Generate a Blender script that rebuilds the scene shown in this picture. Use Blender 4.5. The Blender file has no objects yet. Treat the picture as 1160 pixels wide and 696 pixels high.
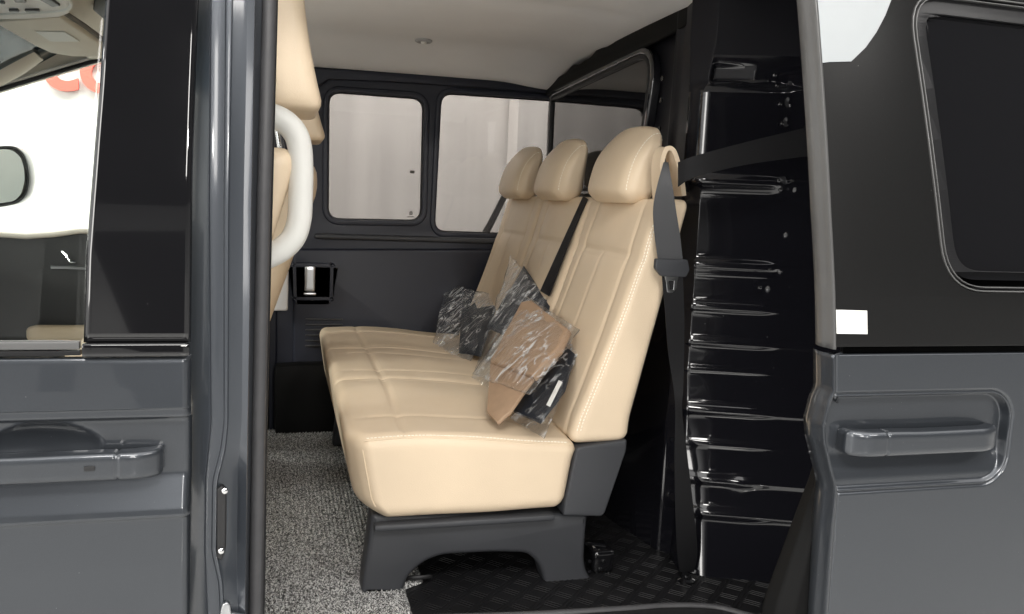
import bpy, bmesh, math, random
from mathutils import Vector, Matrix, noise
random.seed(7)
S = bpy.context.scene
COL = S.collection
# ------------------------------------------------------------------ camera
F, CX, CY = 950.0, 580.0, 348.0            # focal length and centre in photo pixels (1160 wide)
yv = Vector((-260, 132, F)).normalized()
xv = Vector((3459, -24, F)); xv = (xv - yv * xv.dot(yv)).normalized()
zv = -xv.cross(yv)
if zv.y < 0: zv = -zv
CAM = Vector((0, -1.4, 0))
cd = bpy.data.cameras.new('camera'); co = bpy.data.objects.new('camera', cd); COL.objects.link(co)
right = Vector((xv.x, yv.x, zv.x)); up = Vector((xv.y, yv.y, zv.y)); fw = Vector((xv.z, yv.z, zv.z))
m = Matrix((right, up, -fw)).transposed().to_4x4(); m.translation = CAM
co.matrix_world = m
cd.sensor_width = 36; cd.lens = F / 1160 * 36; cd.clip_start = 0.02; cd.clip_end = 200
S.camera = co

def ray(u, v):
    d = Vector((u - CX, CY - v, F)); return Vector((d.dot(xv), d.dot(yv), d.dot(zv)))
def onY(u, v, Y): d = ray(u, v); return CAM + d * ((Y - CAM.y) / d.y)
def onX(u, v, X): d = ray(u, v); return CAM + d * ((X - CAM.x) / d.x)
def onZ(u, v, Z): d = ray(u, v); return CAM + d * ((Z - CAM.z) / d.z)
def onP(u, v, p, n):
    d = ray(u, v); n = Vector(n); return CAM + d * ((Vector(p) - CAM).dot(n) / d.dot(n))

# ------------------------------------------------------------------ materials
def mat(name, col, rough=.5, metal=0, coat=0, coat_rough=.05, spec=.5, noise_scale=0, noise_amt=0, bump=0, bump_scale=200,
        bump_dist=.001, rough_var=0, voronoi=False):
    ma = bpy.data.materials.new(name); ma.use_nodes = True
    nt = ma.node_tree; b = nt.nodes['Principled BSDF']
    b.inputs['Base Color'].default_value = (*col, 1); b.inputs['Roughness'].default_value = rough
    b.inputs['Metallic'].default_value = metal; b.inputs['Coat Weight'].default_value = coat
    b.inputs['Coat Roughness'].default_value = coat_rough; b.inputs['Specular IOR Level'].default_value = spec
    tc = nt.nodes.new('ShaderNodeTexCoord')
    if noise_amt:
        n = nt.nodes.new('ShaderNodeTexNoise'); n.inputs['Scale'].default_value = noise_scale; n.inputs['Detail'].default_value = 6
        nt.links.new(tc.outputs['Object'], n.inputs['Vector'])
        r = nt.nodes.new('ShaderNodeMapRange'); r.inputs[1].default_value = .25; r.inputs[2].default_value = .75
        r.inputs[3].default_value = 1 - noise_amt; r.inputs[4].default_value = 1 + noise_amt
        nt.links.new(n.outputs['Fac'], r.inputs[0])
        x = nt.nodes.new('ShaderNodeMix'); x.data_type = 'RGBA'; x.blend_type = 'MULTIPLY'; x.inputs[0].default_value = 1
        x.inputs[6].default_value = (*col, 1); nt.links.new(r.outputs[0], x.inputs[7])
        nt.links.new(x.outputs[2], b.inputs['Base Color'])
    if rough_var:
        n = nt.nodes.new('ShaderNodeTexNoise'); n.inputs['Scale'].default_value = 9; n.inputs['Detail'].default_value = 8
        nt.links.new(tc.outputs['Object'], n.inputs['Vector'])
        r = nt.nodes.new('ShaderNodeMapRange'); r.inputs[1].default_value = .3; r.inputs[2].default_value = .7
        r.inputs[3].default_value = max(0, rough - rough_var); r.inputs[4].default_value = rough + rough_var
        nt.links.new(n.outputs['Fac'], r.inputs[0]); nt.links.new(r.outputs[0], b.inputs['Roughness'])
    if bump:
        n = nt.nodes.new('ShaderNodeTexVoronoi' if voronoi else 'ShaderNodeTexNoise'); n.inputs['Scale'].default_value = bump_scale
        if not voronoi: n.inputs['Detail'].default_value = 3
        nt.links.new(tc.outputs['Object'], n.inputs['Vector'])
        bp = nt.nodes.new('ShaderNodeBump'); bp.inputs['Strength'].default_value = bump; bp.inputs['Distance'].default_value = bump_dist
        nt.links.new(n.outputs[0], bp.inputs['Height']); nt.links.new(bp.outputs[0], b.inputs['Normal'])
        if coat: nt.links.new(bp.outputs[0], b.inputs['Coat Normal'])
    return ma

def dust(ma, scale=45, size=.035, col=(.35, .35, .34), rough=.6):
    """a sparse sprinkle of pale specks lying on the paint"""
    nt = ma.node_tree; N = nt.nodes.new; K = nt.links.new; b = nt.nodes['Principled BSDF']
    tc = N('ShaderNodeTexCoord'); v = N('ShaderNodeTexVoronoi'); v.inputs['Scale'].default_value = scale; K(tc.outputs['Object'], v.inputs['Vector'])
    lt = N('ShaderNodeMapRange'); lt.inputs[1].default_value = size; lt.inputs[2].default_value = size * .6; lt.inputs[3].default_value = 0; lt.inputs[4].default_value = 1; K(v.outputs['Distance'], lt.inputs[0])
    n = N('ShaderNodeTexNoise'); n.inputs['Scale'].default_value = 5; n.inputs['Detail'].default_value = 3; K(tc.outputs['Object'], n.inputs['Vector'])
    mr = N('ShaderNodeMapRange'); mr.inputs[1].default_value = .5; mr.inputs[2].default_value = .62; K(n.outputs['Fac'], mr.inputs[0])
    mu = N('ShaderNodeMath'); mu.operation = 'MULTIPLY'; K(lt.outputs[0], mu.inputs[0]); K(mr.outputs[0], mu.inputs[1])
    x = N('ShaderNodeMix'); x.data_type = 'RGBA'; K(mu.outputs[0], x.inputs[0]); x.inputs[7].default_value = (*col, 1)
    src = b.inputs['Base Color'].links
    if src: K(src[0].from_socket, x.inputs[6])
    else: x.inputs[6].default_value = b.inputs['Base Color'].default_value
    K(x.outputs[2], b.inputs['Base Color'])
def thin_fresnel(nt, ior):
    """Fresnel reflectance of a thin sheet, the same from both sides"""
    g = nt.nodes.new('ShaderNodeNewGeometry'); mr = nt.nodes.new('ShaderNodeMapRange')
    mr.inputs[3].default_value = ior; mr.inputs[4].default_value = 1 / ior
    nt.links.new(g.outputs['Backfacing'], mr.inputs[0]); f = nt.nodes.new('ShaderNodeFresnel'); nt.links.new(mr.outputs[0], f.inputs['IOR']); return f
def glass_mat(name, tint, refl=1.0, rough=.0):
    """thin pane: light goes straight through with a tint, plus a mirror reflection by Fresnel"""
    ma = bpy.data.materials.new(name); ma.use_nodes = True; nt = ma.node_tree
    for n in list(nt.nodes): nt.nodes.remove(n)
    o = nt.nodes.new('ShaderNodeOutputMaterial'); t = nt.nodes.new('ShaderNodeBsdfTransparent'); t.inputs[0].default_value = (*tint, 1)
    g = nt.nodes.new('ShaderNodeBsdfGlossy'); g.inputs['Roughness'].default_value = rough
    f = thin_fresnel(nt, 1.5)
    mu = nt.nodes.new('ShaderNodeMath'); mu.operation = 'MULTIPLY'; mu.inputs[1].default_value = refl
    x = nt.nodes.new('ShaderNodeMixShader')
    nt.links.new(f.outputs[0], mu.inputs[0]); nt.links.new(mu.outputs[0], x.inputs[0])
    nt.links.new(t.outputs[0], x.inputs[1]); nt.links.new(g.outputs[0], x.inputs[2]); nt.links.new(x.outputs[0], o.inputs[0])
    return ma

def film_mat(name):
    """thin clear plastic: see-through, glossy, with long white streaks"""
    ma = bpy.data.materials.new(name); ma.use_nodes = True; nt = ma.node_tree; N = nt.nodes.new; K = nt.links.new
    for n in list(nt.nodes): nt.nodes.remove(n)
    o = N('ShaderNodeOutputMaterial'); t = N('ShaderNodeBsdfTransparent'); t.inputs[0].default_value = (.975, .98, .985, 1)
    g = N('ShaderNodeBsdfGlossy'); g.inputs['Roughness'].default_value = .10
    d = N('ShaderNodeBsdfDiffuse'); d.inputs[0].default_value = (.85, .87, .88, 1)
    tc = N('ShaderNodeTexCoord'); m0 = N('ShaderNodeMapping'); m0.inputs['Rotation'].default_value = (.15, -.55, .3); K(tc.outputs['Object'], m0.inputs[0])
    mp = N('ShaderNodeMapping'); mp.inputs['Scale'].default_value = (1, 1, .13); K(m0.outputs[0], mp.inputs[0])
    n1 = N('ShaderNodeTexNoise'); n1.inputs['Scale'].default_value = 55; n1.inputs['Detail'].default_value = 2; n1.inputs['Distortion'].default_value = .4; K(mp.outputs[0], n1.inputs['Vector'])
    b = N('ShaderNodeBump'); b.inputs['Strength'].default_value = 1; b.inputs['Distance'].default_value = .010; K(n1.outputs[0], b.inputs['Height'])
    K(b.outputs[0], g.inputs['Normal'])
    n2 = N('ShaderNodeTexNoise'); n2.inputs['Scale'].default_value = 34; n2.inputs['Detail'].default_value = 2; n2.inputs['Distortion'].default_value = .5; K(mp.outputs[0], n2.inputs['Vector'])
    r = N('ShaderNodeValToRGB'); e = r.color_ramp.elements; e[0].position = .455; e[0].color = (0, 0, 0, 1); e[1].position = .5; e[1].color = (.62, .62, .62, 1)
    k = e.new(.545); k.color = (0, 0, 0, 1); K(n2.outputs[0], r.inputs[0])
    n3 = N('ShaderNodeTexNoise'); n3.inputs['Scale'].default_value = 16; n3.inputs['Detail'].default_value = 1; K(tc.outputs['Object'], n3.inputs['Vector'])
    q = N('ShaderNodeMapRange'); q.inputs[1].default_value = .38; q.inputs[2].default_value = .60; K(n3.outputs['Fac'], q.inputs[0])
    ml = N('ShaderNodeMath'); ml.operation = 'MULTIPLY_ADD'; K(r.outputs[0], ml.inputs[0]); K(q.outputs[0], ml.inputs[1]); ml.inputs[2].default_value = .012
    x1 = N('ShaderNodeMixShader'); K(ml.outputs[0], x1.inputs[0]); K(t.outputs[0], x1.inputs[1]); K(d.outputs[0], x1.inputs[2])
    f = thin_fresnel(nt, 1.5)
    x2 = N('ShaderNodeMixShader'); K(f.outputs[0], x2.inputs[0]); K(x1.outputs[0], x2.inputs[1]); K(g.outputs[0], x2.inputs[2]); K(x2.outputs[0], o.inputs[0])
    return ma

M = {}
M['paint'] = mat('grey_metallic_paint', (.047, .053, .062), .34, .55, 1, .03, noise_scale=900, noise_amt=.10, bump=.05, bump_scale=60, bump_dist=.0006)
M['jamb'] = mat('grey_jamb_paint', (.050, .057, .068), .36, .4, .7, .10, noise_scale=6, noise_amt=.06)
M['gloss'] = mat('gloss_black_panel', (.006, .006, .007), .06, 0, 1, .02, rough_var=.02)
M['satin'] = mat('satin_black_panel', (.008, .008, .008), .36, 0, .06, .06, spec=.22, noise_scale=300, noise_amt=.15)
M['bulk'] = mat('black_painted_steel', (.008, .008, .0108), .14, 0, 1, .045, bump=.05, bump_scale=9, bump_dist=.003)
M['bulk_top'] = mat('black_matt_steel', (.010, .010, .013), .42, 0, 0, spec=.22, bump=.1, bump_scale=14, bump_dist=.003)
M['leather'] = mat('cream_leather', (.71, .575, .415), .42, rough_var=.09, spec=.45, noise_scale=7, noise_amt=.035, bump=.30, bump_scale=520, bump_dist=.0007, voronoi=True)
M['thread'] = mat('cream_thread', (.93, .89, .78), .7)
M['groove'] = mat('seam_shadow_leather', (.40, .29, .18), .6)
M['navy'] = mat('dark_navy_trim', (.012, .0145, .026), .5, bump=.2, bump_scale=700, bump_dist=.0005, noise_scale=4, noise_amt=.1)
M['grey_plastic'] = mat('dark_grey_plastic', (.036, .038, .043), .55, bump=.3, bump_scale=1100, bump_dist=.0005, noise_scale=6, noise_amt=.08)
M['rubber'] = mat('black_rubber', (.011, .011, .012), .40, spec=.32, noise_scale=12, noise_amt=.25)
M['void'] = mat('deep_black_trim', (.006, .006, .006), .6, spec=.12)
M['seal'] = mat('grey_rubber_seal', (.055, .055, .058), .5, noise_scale=40, noise_amt=.1)
M['edge'] = mat('grey_edge_trim', (.11, .11, .109), .38, .2, .3, .1, noise_scale=30, noise_amt=.06)
M['headliner'] = mat('grey_beige_headliner', (.79, .79, .79), .95, bump=.35, bump_scale=1300, bump_dist=.0006, noise_scale=5, noise_amt=.03)
M['beige'] = mat('beige_cabin_lining', (.72, .67, .59), .85, noise_scale=5, noise_amt=.05)
M['web'] = mat('black_seat_belt_webbing', (.008, .008, .009), .6, spec=.2, bump=.6, bump_scale=1500, bump_dist=.0006)
M['webgrey'] = mat('grey_seat_belt_webbing', (.050, .051, .055), .55, bump=.6, bump_scale=1500, bump_dist=.0006)
M['clip'] = mat('grey_clip_plastic', (.36, .355, .35), .4)
M['chrome'] = mat('chrome', (.8, .8, .8), .12, 1)
M['steel'] = mat('satin_steel', (.55, .56, .57), .3, 1)
M['black'] = mat('black_plastic', (.015, .015, .016), .42)
M['white'] = mat('white_wrapped_plastic', (.66, .655, .62), .45, spec=.4, bump=.2, bump_scale=30, bump_dist=.002)
M['paper'] = mat('white_paper', (.80, .80, .77), .7, noise_scale=20, noise_amt=.02)
M['patch_white'] = mat('white_cover_patch', (.34, .36, .37), .4, noise_scale=8, noise_amt=.05)
M['card'] = mat('brown_cardboard', (.35, .235, .15), .7, noise_scale=35, noise_amt=.10, bump=.2, bump_scale=150)
M['dark_fabric'] = mat('dark_navy_vinyl', (.014, .018, .025), .5, bump=.4, bump_scale=60, bump_dist=.003)
M['wall'] = mat('white_showroom_wall', (.82, .80, .775), .8, noise_scale=1.2, noise_amt=.05)
def wall_panels(ma):
    nt = ma.node_tree; N = nt.nodes.new; K = nt.links.new; b = nt.nodes['Principled BSDF']
    tc = N('ShaderNodeTexCoord'); mp = N('ShaderNodeMapping'); mp.inputs['Scale'].default_value = (2.2, 1, .12); K(tc.outputs['Object'], mp.inputs[0])
    n = N('ShaderNodeTexNoise'); n.inputs['Scale'].default_value = 3; n.inputs['Detail'].default_value = 5; K(mp.outputs[0], n.inputs['Vector'])
    r = N('ShaderNodeMapRange'); r.inputs[1].default_value = .3; r.inputs[2].default_value = .7; r.inputs[3].default_value = .80; r.inputs[4].default_value = 1.02; K(n.outputs['Fac'], r.inputs[0])
    x = N('ShaderNodeMix'); x.data_type = 'RGBA'; x.blend_type = 'MULTIPLY'; x.inputs[0].default_value = 1
    K(b.inputs['Base Color'].links[0].from_socket, x.inputs[6]); K(r.outputs[0], x.inputs[7]); K(x.outputs[2], b.inputs['Base Color'])
wall_panels(M['wall'])
M['tile'] = mat('pale_showroom_tile', (.50, .50, .49), .07, noise_scale=2, noise_amt=.05)
M['red'] = mat('red_sign_letter', (.78, .15, .11), .6)
M['glass'] = glass_mat('clear_side_glass', (.95, .97, .96))
M['tint'] = glass_mat('tinted_side_glass', (.465, .455, .448), .3)
M['shade'] = glass_mat('blue_shade_band_glass', (.10, .22, .28))
M['darkglass'] = mat('privacy_glass', (.004, .004, .005), .03, 0, .5, .01)
M['mirror'] = mat('mirror_glass_painted', (.86, .88, .88), .25)  # pale diffuse colour stands for the bright reflection in the mirror
M['film'] = film_mat('clear_plastic_film')
M['mark'] = mat('grey_glass_etching', (.16, .15, .14), .8)

# carpet: light and dark flecks in rows
def carpet_mat():
    ma = mat('grey_loop_carpet', (.3, .3, .29), .95)
    nt = ma.node_tree; b = nt.nodes['Principled BSDF']
    tc = nt.nodes.new('ShaderNodeTexCoord')
    v = nt.nodes.new('ShaderNodeTexVoronoi'); v.inputs['Scale'].default_value = 380
    nt.links.new(tc.outputs['Object'], v.inputs['Vector'])
    r = nt.nodes.new('ShaderNodeValToRGB'); e = r.color_ramp.elements
    e[0].position = .12; e[0].color = (.010, .010, .010, 1); e[1].position = .75; e[1].color = (.60, .60, .585, 1)
    k = e.new(.45); k.color = (.10, .10, .099, 1)
    nt.links.new(v.outputs['Color'], r.inputs[0]); nt.links.new(r.outputs[0], b.inputs['Base Color'])
    return ma
M['carpet'] = carpet_mat()
for k, sc in (('gloss', 55), ('satin', 40), ('bulk', 40), ('paint', 60)): dust(M[k], sc)

# ------------------------------------------------------------------ mesh helpers
def link(name, me, ma=None, parent=None, smooth=True, auto=True):
    o = bpy.data.objects.new(name, me); COL.objects.link(o)
    if ma:
        me.materials.clear()
        for q in (ma if isinstance(ma, (list, tuple)) else [ma]): me.materials.append(q)
    if smooth:
        me.polygons.foreach_set('use_smooth', [True] * len(me.polygons))
        if auto:
            me.set_sharp_from_angle(angle=math.radians(38))
    if parent: o.parent = parent
    return o
def from_bm(bm, recalc=True):
    if recalc: bmesh.ops.recalc_face_normals(bm, faces=bm.faces)
    me = bpy.data.meshes.new('mesh'); bm.to_mesh(me); bm.free(); return me
def thing(name, label, cat, loc=(0, 0, 0), group=None):
    o = bpy.data.objects.new(name, None); COL.objects.link(o); o.empty_display_size = .1
    o['label'] = label; o['category'] = cat
    if group: o['group'] = group
    return o
def tag(o, label=None, cat=None, kind=None, group=None):
    if label: o['label'] = label
    if cat: o['category'] = cat
    if kind: o['kind'] = kind
    if group: o['group'] = group
    return o
def grid_into(bm, fn, nu, nv, closed_u=False):
    vs = [[bm.verts.new(fn(i / (nu if closed_u else nu - 1), j / (nv - 1))) for j in range(nv)] for i in range(nu)]
    for i in range(nu if closed_u else nu - 1):
        for j in range(nv - 1):
            a, b = vs[i], vs[(i + 1) % nu]
            bm.faces.new((a[j], b[j], b[j + 1], a[j + 1]))
    return vs
def sheet(name, fn, nu, nv, ma, parent, thick=.004, off=-1):
    bm = bmesh.new(); grid_into(bm, fn, nu, nv); o = link(name, from_bm(bm), ma, parent, auto=False)
    if thick:
        s = o.modifiers.new('thickness', 'SOLIDIFY'); s.thickness = thick; s.offset = off
    return o
def rbox_into(bm, size, r, n, deform=None, center=(0, 0, 0)):
    """rounded box on an n = (nx, ny, nz) grid, then deformed"""
    hx, hy, hz = (s / 2 for s in size); c = Vector(center); cache = {}
    nx, ny, nz = n
    def coord(i, nn, h):
        # points gather near the ends so the rounding is smooth
        t = i / nn; a = t * 2 - 1
        return h * math.sin(a * math.pi / 2) * .35 + h * a * .65
    def pt(i, j, k):
        key = (i, j, k)
        if key in cache: return cache[key]
        p = Vector((coord(i, nx, hx), coord(j, ny, hy), coord(k, nz, hz)))
        q = Vector((max(-hx + r, min(hx - r, p.x)), max(-hy + r, min(hy - r, p.y)), max(-hz + r, min(hz - r, p.z))))
        d = p - q
        if d.length > 1e-9: p = q + d.normalized() * r if sum(abs(x) > 1e-9 for x in d) > 1 else p
        p = p + c
        if deform: p = Vector(deform(p))
        cache[key] = bm.verts.new(p); return cache[key]
    def face(*ks):
        try: bm.faces.new([pt(*k) for k in ks])
        except ValueError: pass
    for i in range(nx):
        for j in range(ny):
            face((i, j, 0), (i, j + 1, 0), (i + 1, j + 1, 0), (i + 1, j, 0)); face((i, j, nz), (i + 1, j, nz), (i + 1, j + 1, nz), (i, j + 1, nz))
    for i in range(nx):
        for k in range(nz):
            face((i, 0, k), (i + 1, 0, k), (i + 1, 0, k + 1), (i, 0, k + 1)); face((i, ny, k), (i, ny, k + 1), (i + 1, ny, k + 1), (i + 1, ny, k))
    for j in range(ny):
        for k in range(nz):
            face((0, j, k), (0, j, k + 1), (0, j + 1, k + 1), (0, j + 1, k)); face((nx, j, k), (nx, j + 1, k), (nx, j + 1, k + 1), (nx, j, k + 1))
def rbox(name, center, size, r, ma, parent, n=(8, 8, 8), deform=None, rot=None):
    bm = bmesh.new(); rbox_into(bm, size, r, n, deform, (0, 0, 0) if rot is not None else center)
    if rot is not None: bmesh.ops.transform(bm, matrix=Matrix.Translation(center) @ rot.to_4x4(), verts=bm.verts)
    return link(name, from_bm(bm), ma, parent)
def smooth_path(pts, n=8):
    """Catmull-Rom through the points"""
    pts = [Vector(p) for p in pts]; out = []
    for i in range(len(pts) - 1):
        p0 = pts[max(i - 1, 0)]; p1 = pts[i]; p2 = pts[i + 1]; p3 = pts[min(i + 2, len(pts) - 1)]
        for k in range(n):
            t = k / n
            out.append(.5 * ((2 * p1) + (p2 - p0) * t + (2 * p0 - 5 * p1 + 4 * p2 - p3) * t * t + (3 * p1 - p0 - 3 * p2 + p3) * t ** 3))
    out.append(pts[-1]); return out
def tube_into(bm, pts, r, seg=10, caps=True):
    pts = [Vector(p) for p in pts]; rings = []; nrm = None
    for i, p in enumerate(pts):
        t = (pts[min(i + 1, len(pts) - 1)] - pts[max(i - 1, 0)]).normalized()
        if nrm is None: nrm = t.orthogonal().normalized()
        nrm = (nrm - t * nrm.dot(t)).normalized(); b = t.cross(nrm)
        rr = r(i / (len(pts) - 1)) if callable(r) else r
        rx, ry = rr if isinstance(rr, tuple) else (rr, rr)
        rings.append([bm.verts.new(p + nrm * rx * math.cos(a) + b * ry * math.sin(a)) for a in (2 * math.pi * k / seg for k in range(seg))])
    for a, b in zip(rings, rings[1:]):
        for k in range(seg): bm.faces.new((a[k], a[(k + 1) % seg], b[(k + 1) % seg], b[k]))
    if caps: bm.faces.new(rings[0][::-1]); bm.faces.new(rings[-1])
def tube(name, pts, r, ma, parent, seg=12):
    bm = bmesh.new(); tube_into(bm, pts, r, seg); return link(name, from_bm(bm), ma, parent)
def ribbon_into(bm, L, R, th):
    """strap between two edge polylines with a thickness"""
    n = len(L); rows = []
    for i in range(n):
        l, r = Vector(L[i]), Vector(R[i])
        t = Vector(L[min(i + 1, n - 1)]) + Vector(R[min(i + 1, n - 1)]) - Vector(L[max(i - 1, 0)]) - Vector(R[max(i - 1, 0)])
        nn = (r - l).cross(t).normalized() * th / 2
        rows.append([bm.verts.new(q) for q in (l + nn, (l + r) / 2 + nn * 1.5, r + nn, r - nn, (l + r) / 2 - nn * .6, l - nn)])
    for a, b in zip(rows, rows[1:]):
        for k in range(6): bm.faces.new((a[k], a[(k + 1) % 6], b[(k + 1) % 6], b[k]))
    bm.faces.new(rows[0][::-1]); bm.faces.new(rows[-1])
def ribbon(name, L, R, th, ma, parent, n=8):
    bm = bmesh.new(); ribbon_into(bm, smooth_path(L, n), smooth_path(R, n), th); return link(name, from_bm(bm), ma, parent)
def rrect(x0, x1, y0, y1, r, n=6):
    out = []
    for cx, cy, a0 in ((x1 - r, y1 - r, 0), (x0 + r, y1 - r, 90), (x0 + r, y0 + r, 180), (x1 - r, y0 + r, 270)):
        for k in range(n + 1):
            a = math.radians(a0 + 90 * k / n); out.append((cx + r * math.cos(a), cy + r * math.sin(a)))
    return out
def round_poly(pts, r, n=5):
    out = []; N = len(pts)
    for i in range(N):
        p = Vector(pts[i]); a = Vector(pts[i - 1]) - p; b = Vector(pts[(i + 1) % N]) - p
        rr = r[i] if isinstance(r, (list, tuple)) else r
        d = min(rr, a.length * .48, b.length * .48); s = p + a.normalized() * d; e = p + b.normalized() * d
        if d < 1e-6: out.append(tuple(p)); continue
        for k in range(n + 1):
            t = k / n; q = s * (1 - t) ** 2 + p * 2 * t * (1 - t) + e * t * t; out.append(tuple(q))
    return out
def plate_mesh(outlines, depth, bevel=0, res=2, warp=None):
    """filled outlines (later ones are holes) in the local XY plane, extruded by depth about z = 0"""
    cu = bpy.data.curves.new('c', 'CURVE'); cu.dimensions = '2D'; cu.fill_mode = 'BOTH'
    for ol in outlines:
        sp = cu.splines.new('POLY'); sp.points.add(len(ol) - 1)
        for p, q in zip(sp.points, ol): p.co = (q[0], q[1], 0, 1)
        sp.use_cyclic_u = True
    cu.extrude = max(depth / 2 - bevel, 0); cu.bevel_depth = bevel; cu.bevel_resolution = res; cu.offset = -bevel
    o = bpy.data.objects.new('c', cu); COL.objects.link(o)
    bpy.context.view_layer.update()
    me = bpy.data.meshes.new_from_object(o.evaluated_get(bpy.context.evaluated_depsgraph_get()))
    bpy.data.objects.remove(o); bpy.data.curves.remove(cu)
    bm = bmesh.new(); bm.from_mesh(me); bmesh.ops.remove_doubles(bm, verts=bm.verts, dist=1e-5); bpy.data.meshes.remove(me)
    if warp:
        for v in bm.verts: v.co = Vector(warp(v.co))
    return from_bm(bm)
def plateY(name, outlines, Y, depth, ma, parent, bevel=0, warp=None):
    """plate whose local x is world X, local y is world Z; Y is its middle"""
    w = lambda c: (c.x, Y - c.z, c.y)
    ww = (lambda c: warp(Vector(w(c)))) if warp else w
    return link(name, plate_mesh(outlines, depth, bevel, warp=ww), ma, parent)
def plateX(name, outlines, X, depth, ma, parent, bevel=0, warp=None):
    """plate whose local x is world Y, local y is world Z"""
    w = lambda c: (X + c.z, c.x, c.y)
    ww = (lambda c: warp(Vector(w(c)))) if warp else w
    return link(name, plate_mesh(outlines, depth, bevel, warp=ww), ma, parent)
def px(lst, Y): return [(p.x, p.z) for p in (onY(u, v, Y) for u, v in lst)]
def lathe_into(bm, prof, origin, axis, seg=16):
    axis = Vector(axis).normalized(); a = axis.orthogonal().normalized(); b = axis.cross(a); o = Vector(origin); rings = []
    for r, h in prof:
        rings.append([bm.verts.new(o + axis * h + (a * math.cos(t) + b * math.sin(t)) * r) for t in (2 * math.pi * k / seg for k in range(seg))])
    for p, q in zip(rings, rings[1:]):
        for k in range(seg): bm.faces.new((p[k], p[(k + 1) % seg], q[(k + 1) % seg], q[k]))
    bm.faces.new(rings[0][::-1]); bm.faces.new(rings[-1])
def lathe(name, prof, origin, axis, ma, parent, seg=16):
    bm = bmesh.new(); lathe_into(bm, prof, origin, axis, seg); return link(name, from_bm(bm), ma, parent)
def dashes(name, path, ma, parent, step=.0085, length=.0056, r=.00115):
    """stitches: short raised threads along a path"""
    pts = [Vector(p) for p in path]; bm = bmesh.new(); d = 0; nxt = 0
    cum = [0]
    for a, b in zip(pts, pts[1:]): cum.append(cum[-1] + (b - a).length)
    def at(s):
        for i in range(len(pts) - 1):
            if s <= cum[i + 1]: return pts[i].lerp(pts[i + 1], (s - cum[i]) / max(1e-9, cum[i + 1] - cum[i]))
        return pts[-1]
    s = 0
    while s + length < cum[-1]:
        tube_into(bm, [at(s), at(s + length)], r, 5); s += step
    return link(name, from_bm(bm), ma, parent)
def ss(a, b, x):
    t = max(0, min(1, (x - a) / (b - a))); return t * t * (3 - 2 * t)
def gs(x, w): return math.exp(-(x / w) ** 2)
def lerp(a, b, t): return a + (b - a) * t
def interp(tab, x):
    if x <= tab[0][0]: return tab[0][1]
    for (a, p), (b, q) in zip(tab, tab[1:]):
        if x <= b: return p + (q - p) * (x - a) / (b - a)
    return tab[-1][1]

FLOOR = -.94
# ------------------------------------------------------------------ the van
van = thing('van', 'dark grey van with its sliding door open and black bulkhead behind the seats', 'van')

# --- front door -----------------------------------------------------
def lean(z):   # tumblehome of the body side above the belt line
    return .026 * max(0, (z + .02) / .32) ** 1.5
# vertical profile of the lower door: (photo v at u=180, Y)
def zv_at(v): return onY(180, v, 0).z
prof = [(404, .006), (406, .001), (410, -.001), (440, -.003), (462, -.004), (463.5, .0005), (473, .0005), (476, .016), (480, .018), (540, .018),
        (546, .016), (566, .005), (572, .0015), (577, -.0015), (586, -.0035), (587.5, .001), (591, .001), (640, -.001), (705, -.001), (760, 0)]
pz = [(zv_at(v), y) for v, y in prof][::-1]
def door_edge(z):  # the rear edge of the front door
    return interp([(-.8, onY(213, 690, 0).x), (onY(215, 580, 0).z, onY(215, 580, 0).x), (-.27, onY(216, 405, 0).x), (.3, onY(224, 0, .06).x)], z)
zs = sorted(set([z for z, _ in pz] + [pz[0][0] + (pz[-1][0] - pz[0][0]) * k / 90 for k in range(91)]))
def door_fn(i, j):
    z = zs[min(len(zs) - 1, round(j * (len(zs) - 1)))]
    xe = door_edge(z); x = lerp(-1.15, xe, i)
    y = interp(pz, z)
    e = max(0, (x - xe + .004) / .004)          # the edge rolls under
    y += .012 * e * e
    # shallow finger cup behind the handle
    cx, cz = onY(45, 505, 0).x, onY(45, 512, 0).z
    y += .018 * max(0, 1 - ((x - cx) / .085) ** 2 - ((z - cz) / .042) ** 2) ** .8
    return (x, y, z)
fd = sheet('front_door', door_fn, 160, len(zs), M['paint'], van, .03, 1)
fd.modifiers['thickness'].offset = -1
def ensure_out(o, axis_sign):
    pass
# black cover on the pillar beside the glass
glassedge = [(122, -44), (112, 100), (104, 200), (97, 290), (94, 388)]
def lp(u, v, y0=0):
    p = onY(u, v, y0)
    for _ in range(4): p = onY(u, v, y0 + lean(p.z))
    return p
def cover_warp(y0):
    def f(p): return (p.x, p.y + lean(p.z), p.z)
    return f
def dense(poly, n=8):
    out = []
    for a, b in zip(poly, poly[1:] + poly[:1]):
        for k in range(n): out.append((lerp(a[0], b[0], k / n), lerp(a[1], b[1], k / n)))
    return out
def pxl(lst, y0=0): return [(p.x, p.z) for p in (lp(u, v, y0) for u, v in lst)]
def strip_sheet(name, left, right, y0, ma, parent, th=.008, nu=14, nv=40, bulge=0, roll=.004):
    """sheet between two polylines given in photo pixels, lying on the leaning body side"""
    L = [lp(u, v, y0) for u, v in left]; R = [lp(u, v, y0) for u, v in right]
    tl = [(p.z, p.x) for p in L][::-1]; tr = [(p.z, p.x) for p in R][::-1]
    z0, z1 = min(t[0] for t in tr), max(t[0] for t in tr)
    def fn(i, j):
        z = lerp(z0, z1, j); x = lerp(interp(tl, z), interp(tr, z), i)
        e = min(i, 1 - i) * (interp(tr, z) - interp(tl, z))
        y = y0 + lean(z) + (roll * (1 - min(1, e / .004)) ** 2) - bulge * math.sin(math.pi * i)
        return (x, y, z)
    return sheet(name, fn, nu, nv, ma, parent, th, -1)
strip_sheet('pillar_cover', glassedge, [(227, -44), (221, 100), (218, 200), (217, 290), (216, 388)], 0, M['gloss'], fd, .012, 30, 40, 0)
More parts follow.
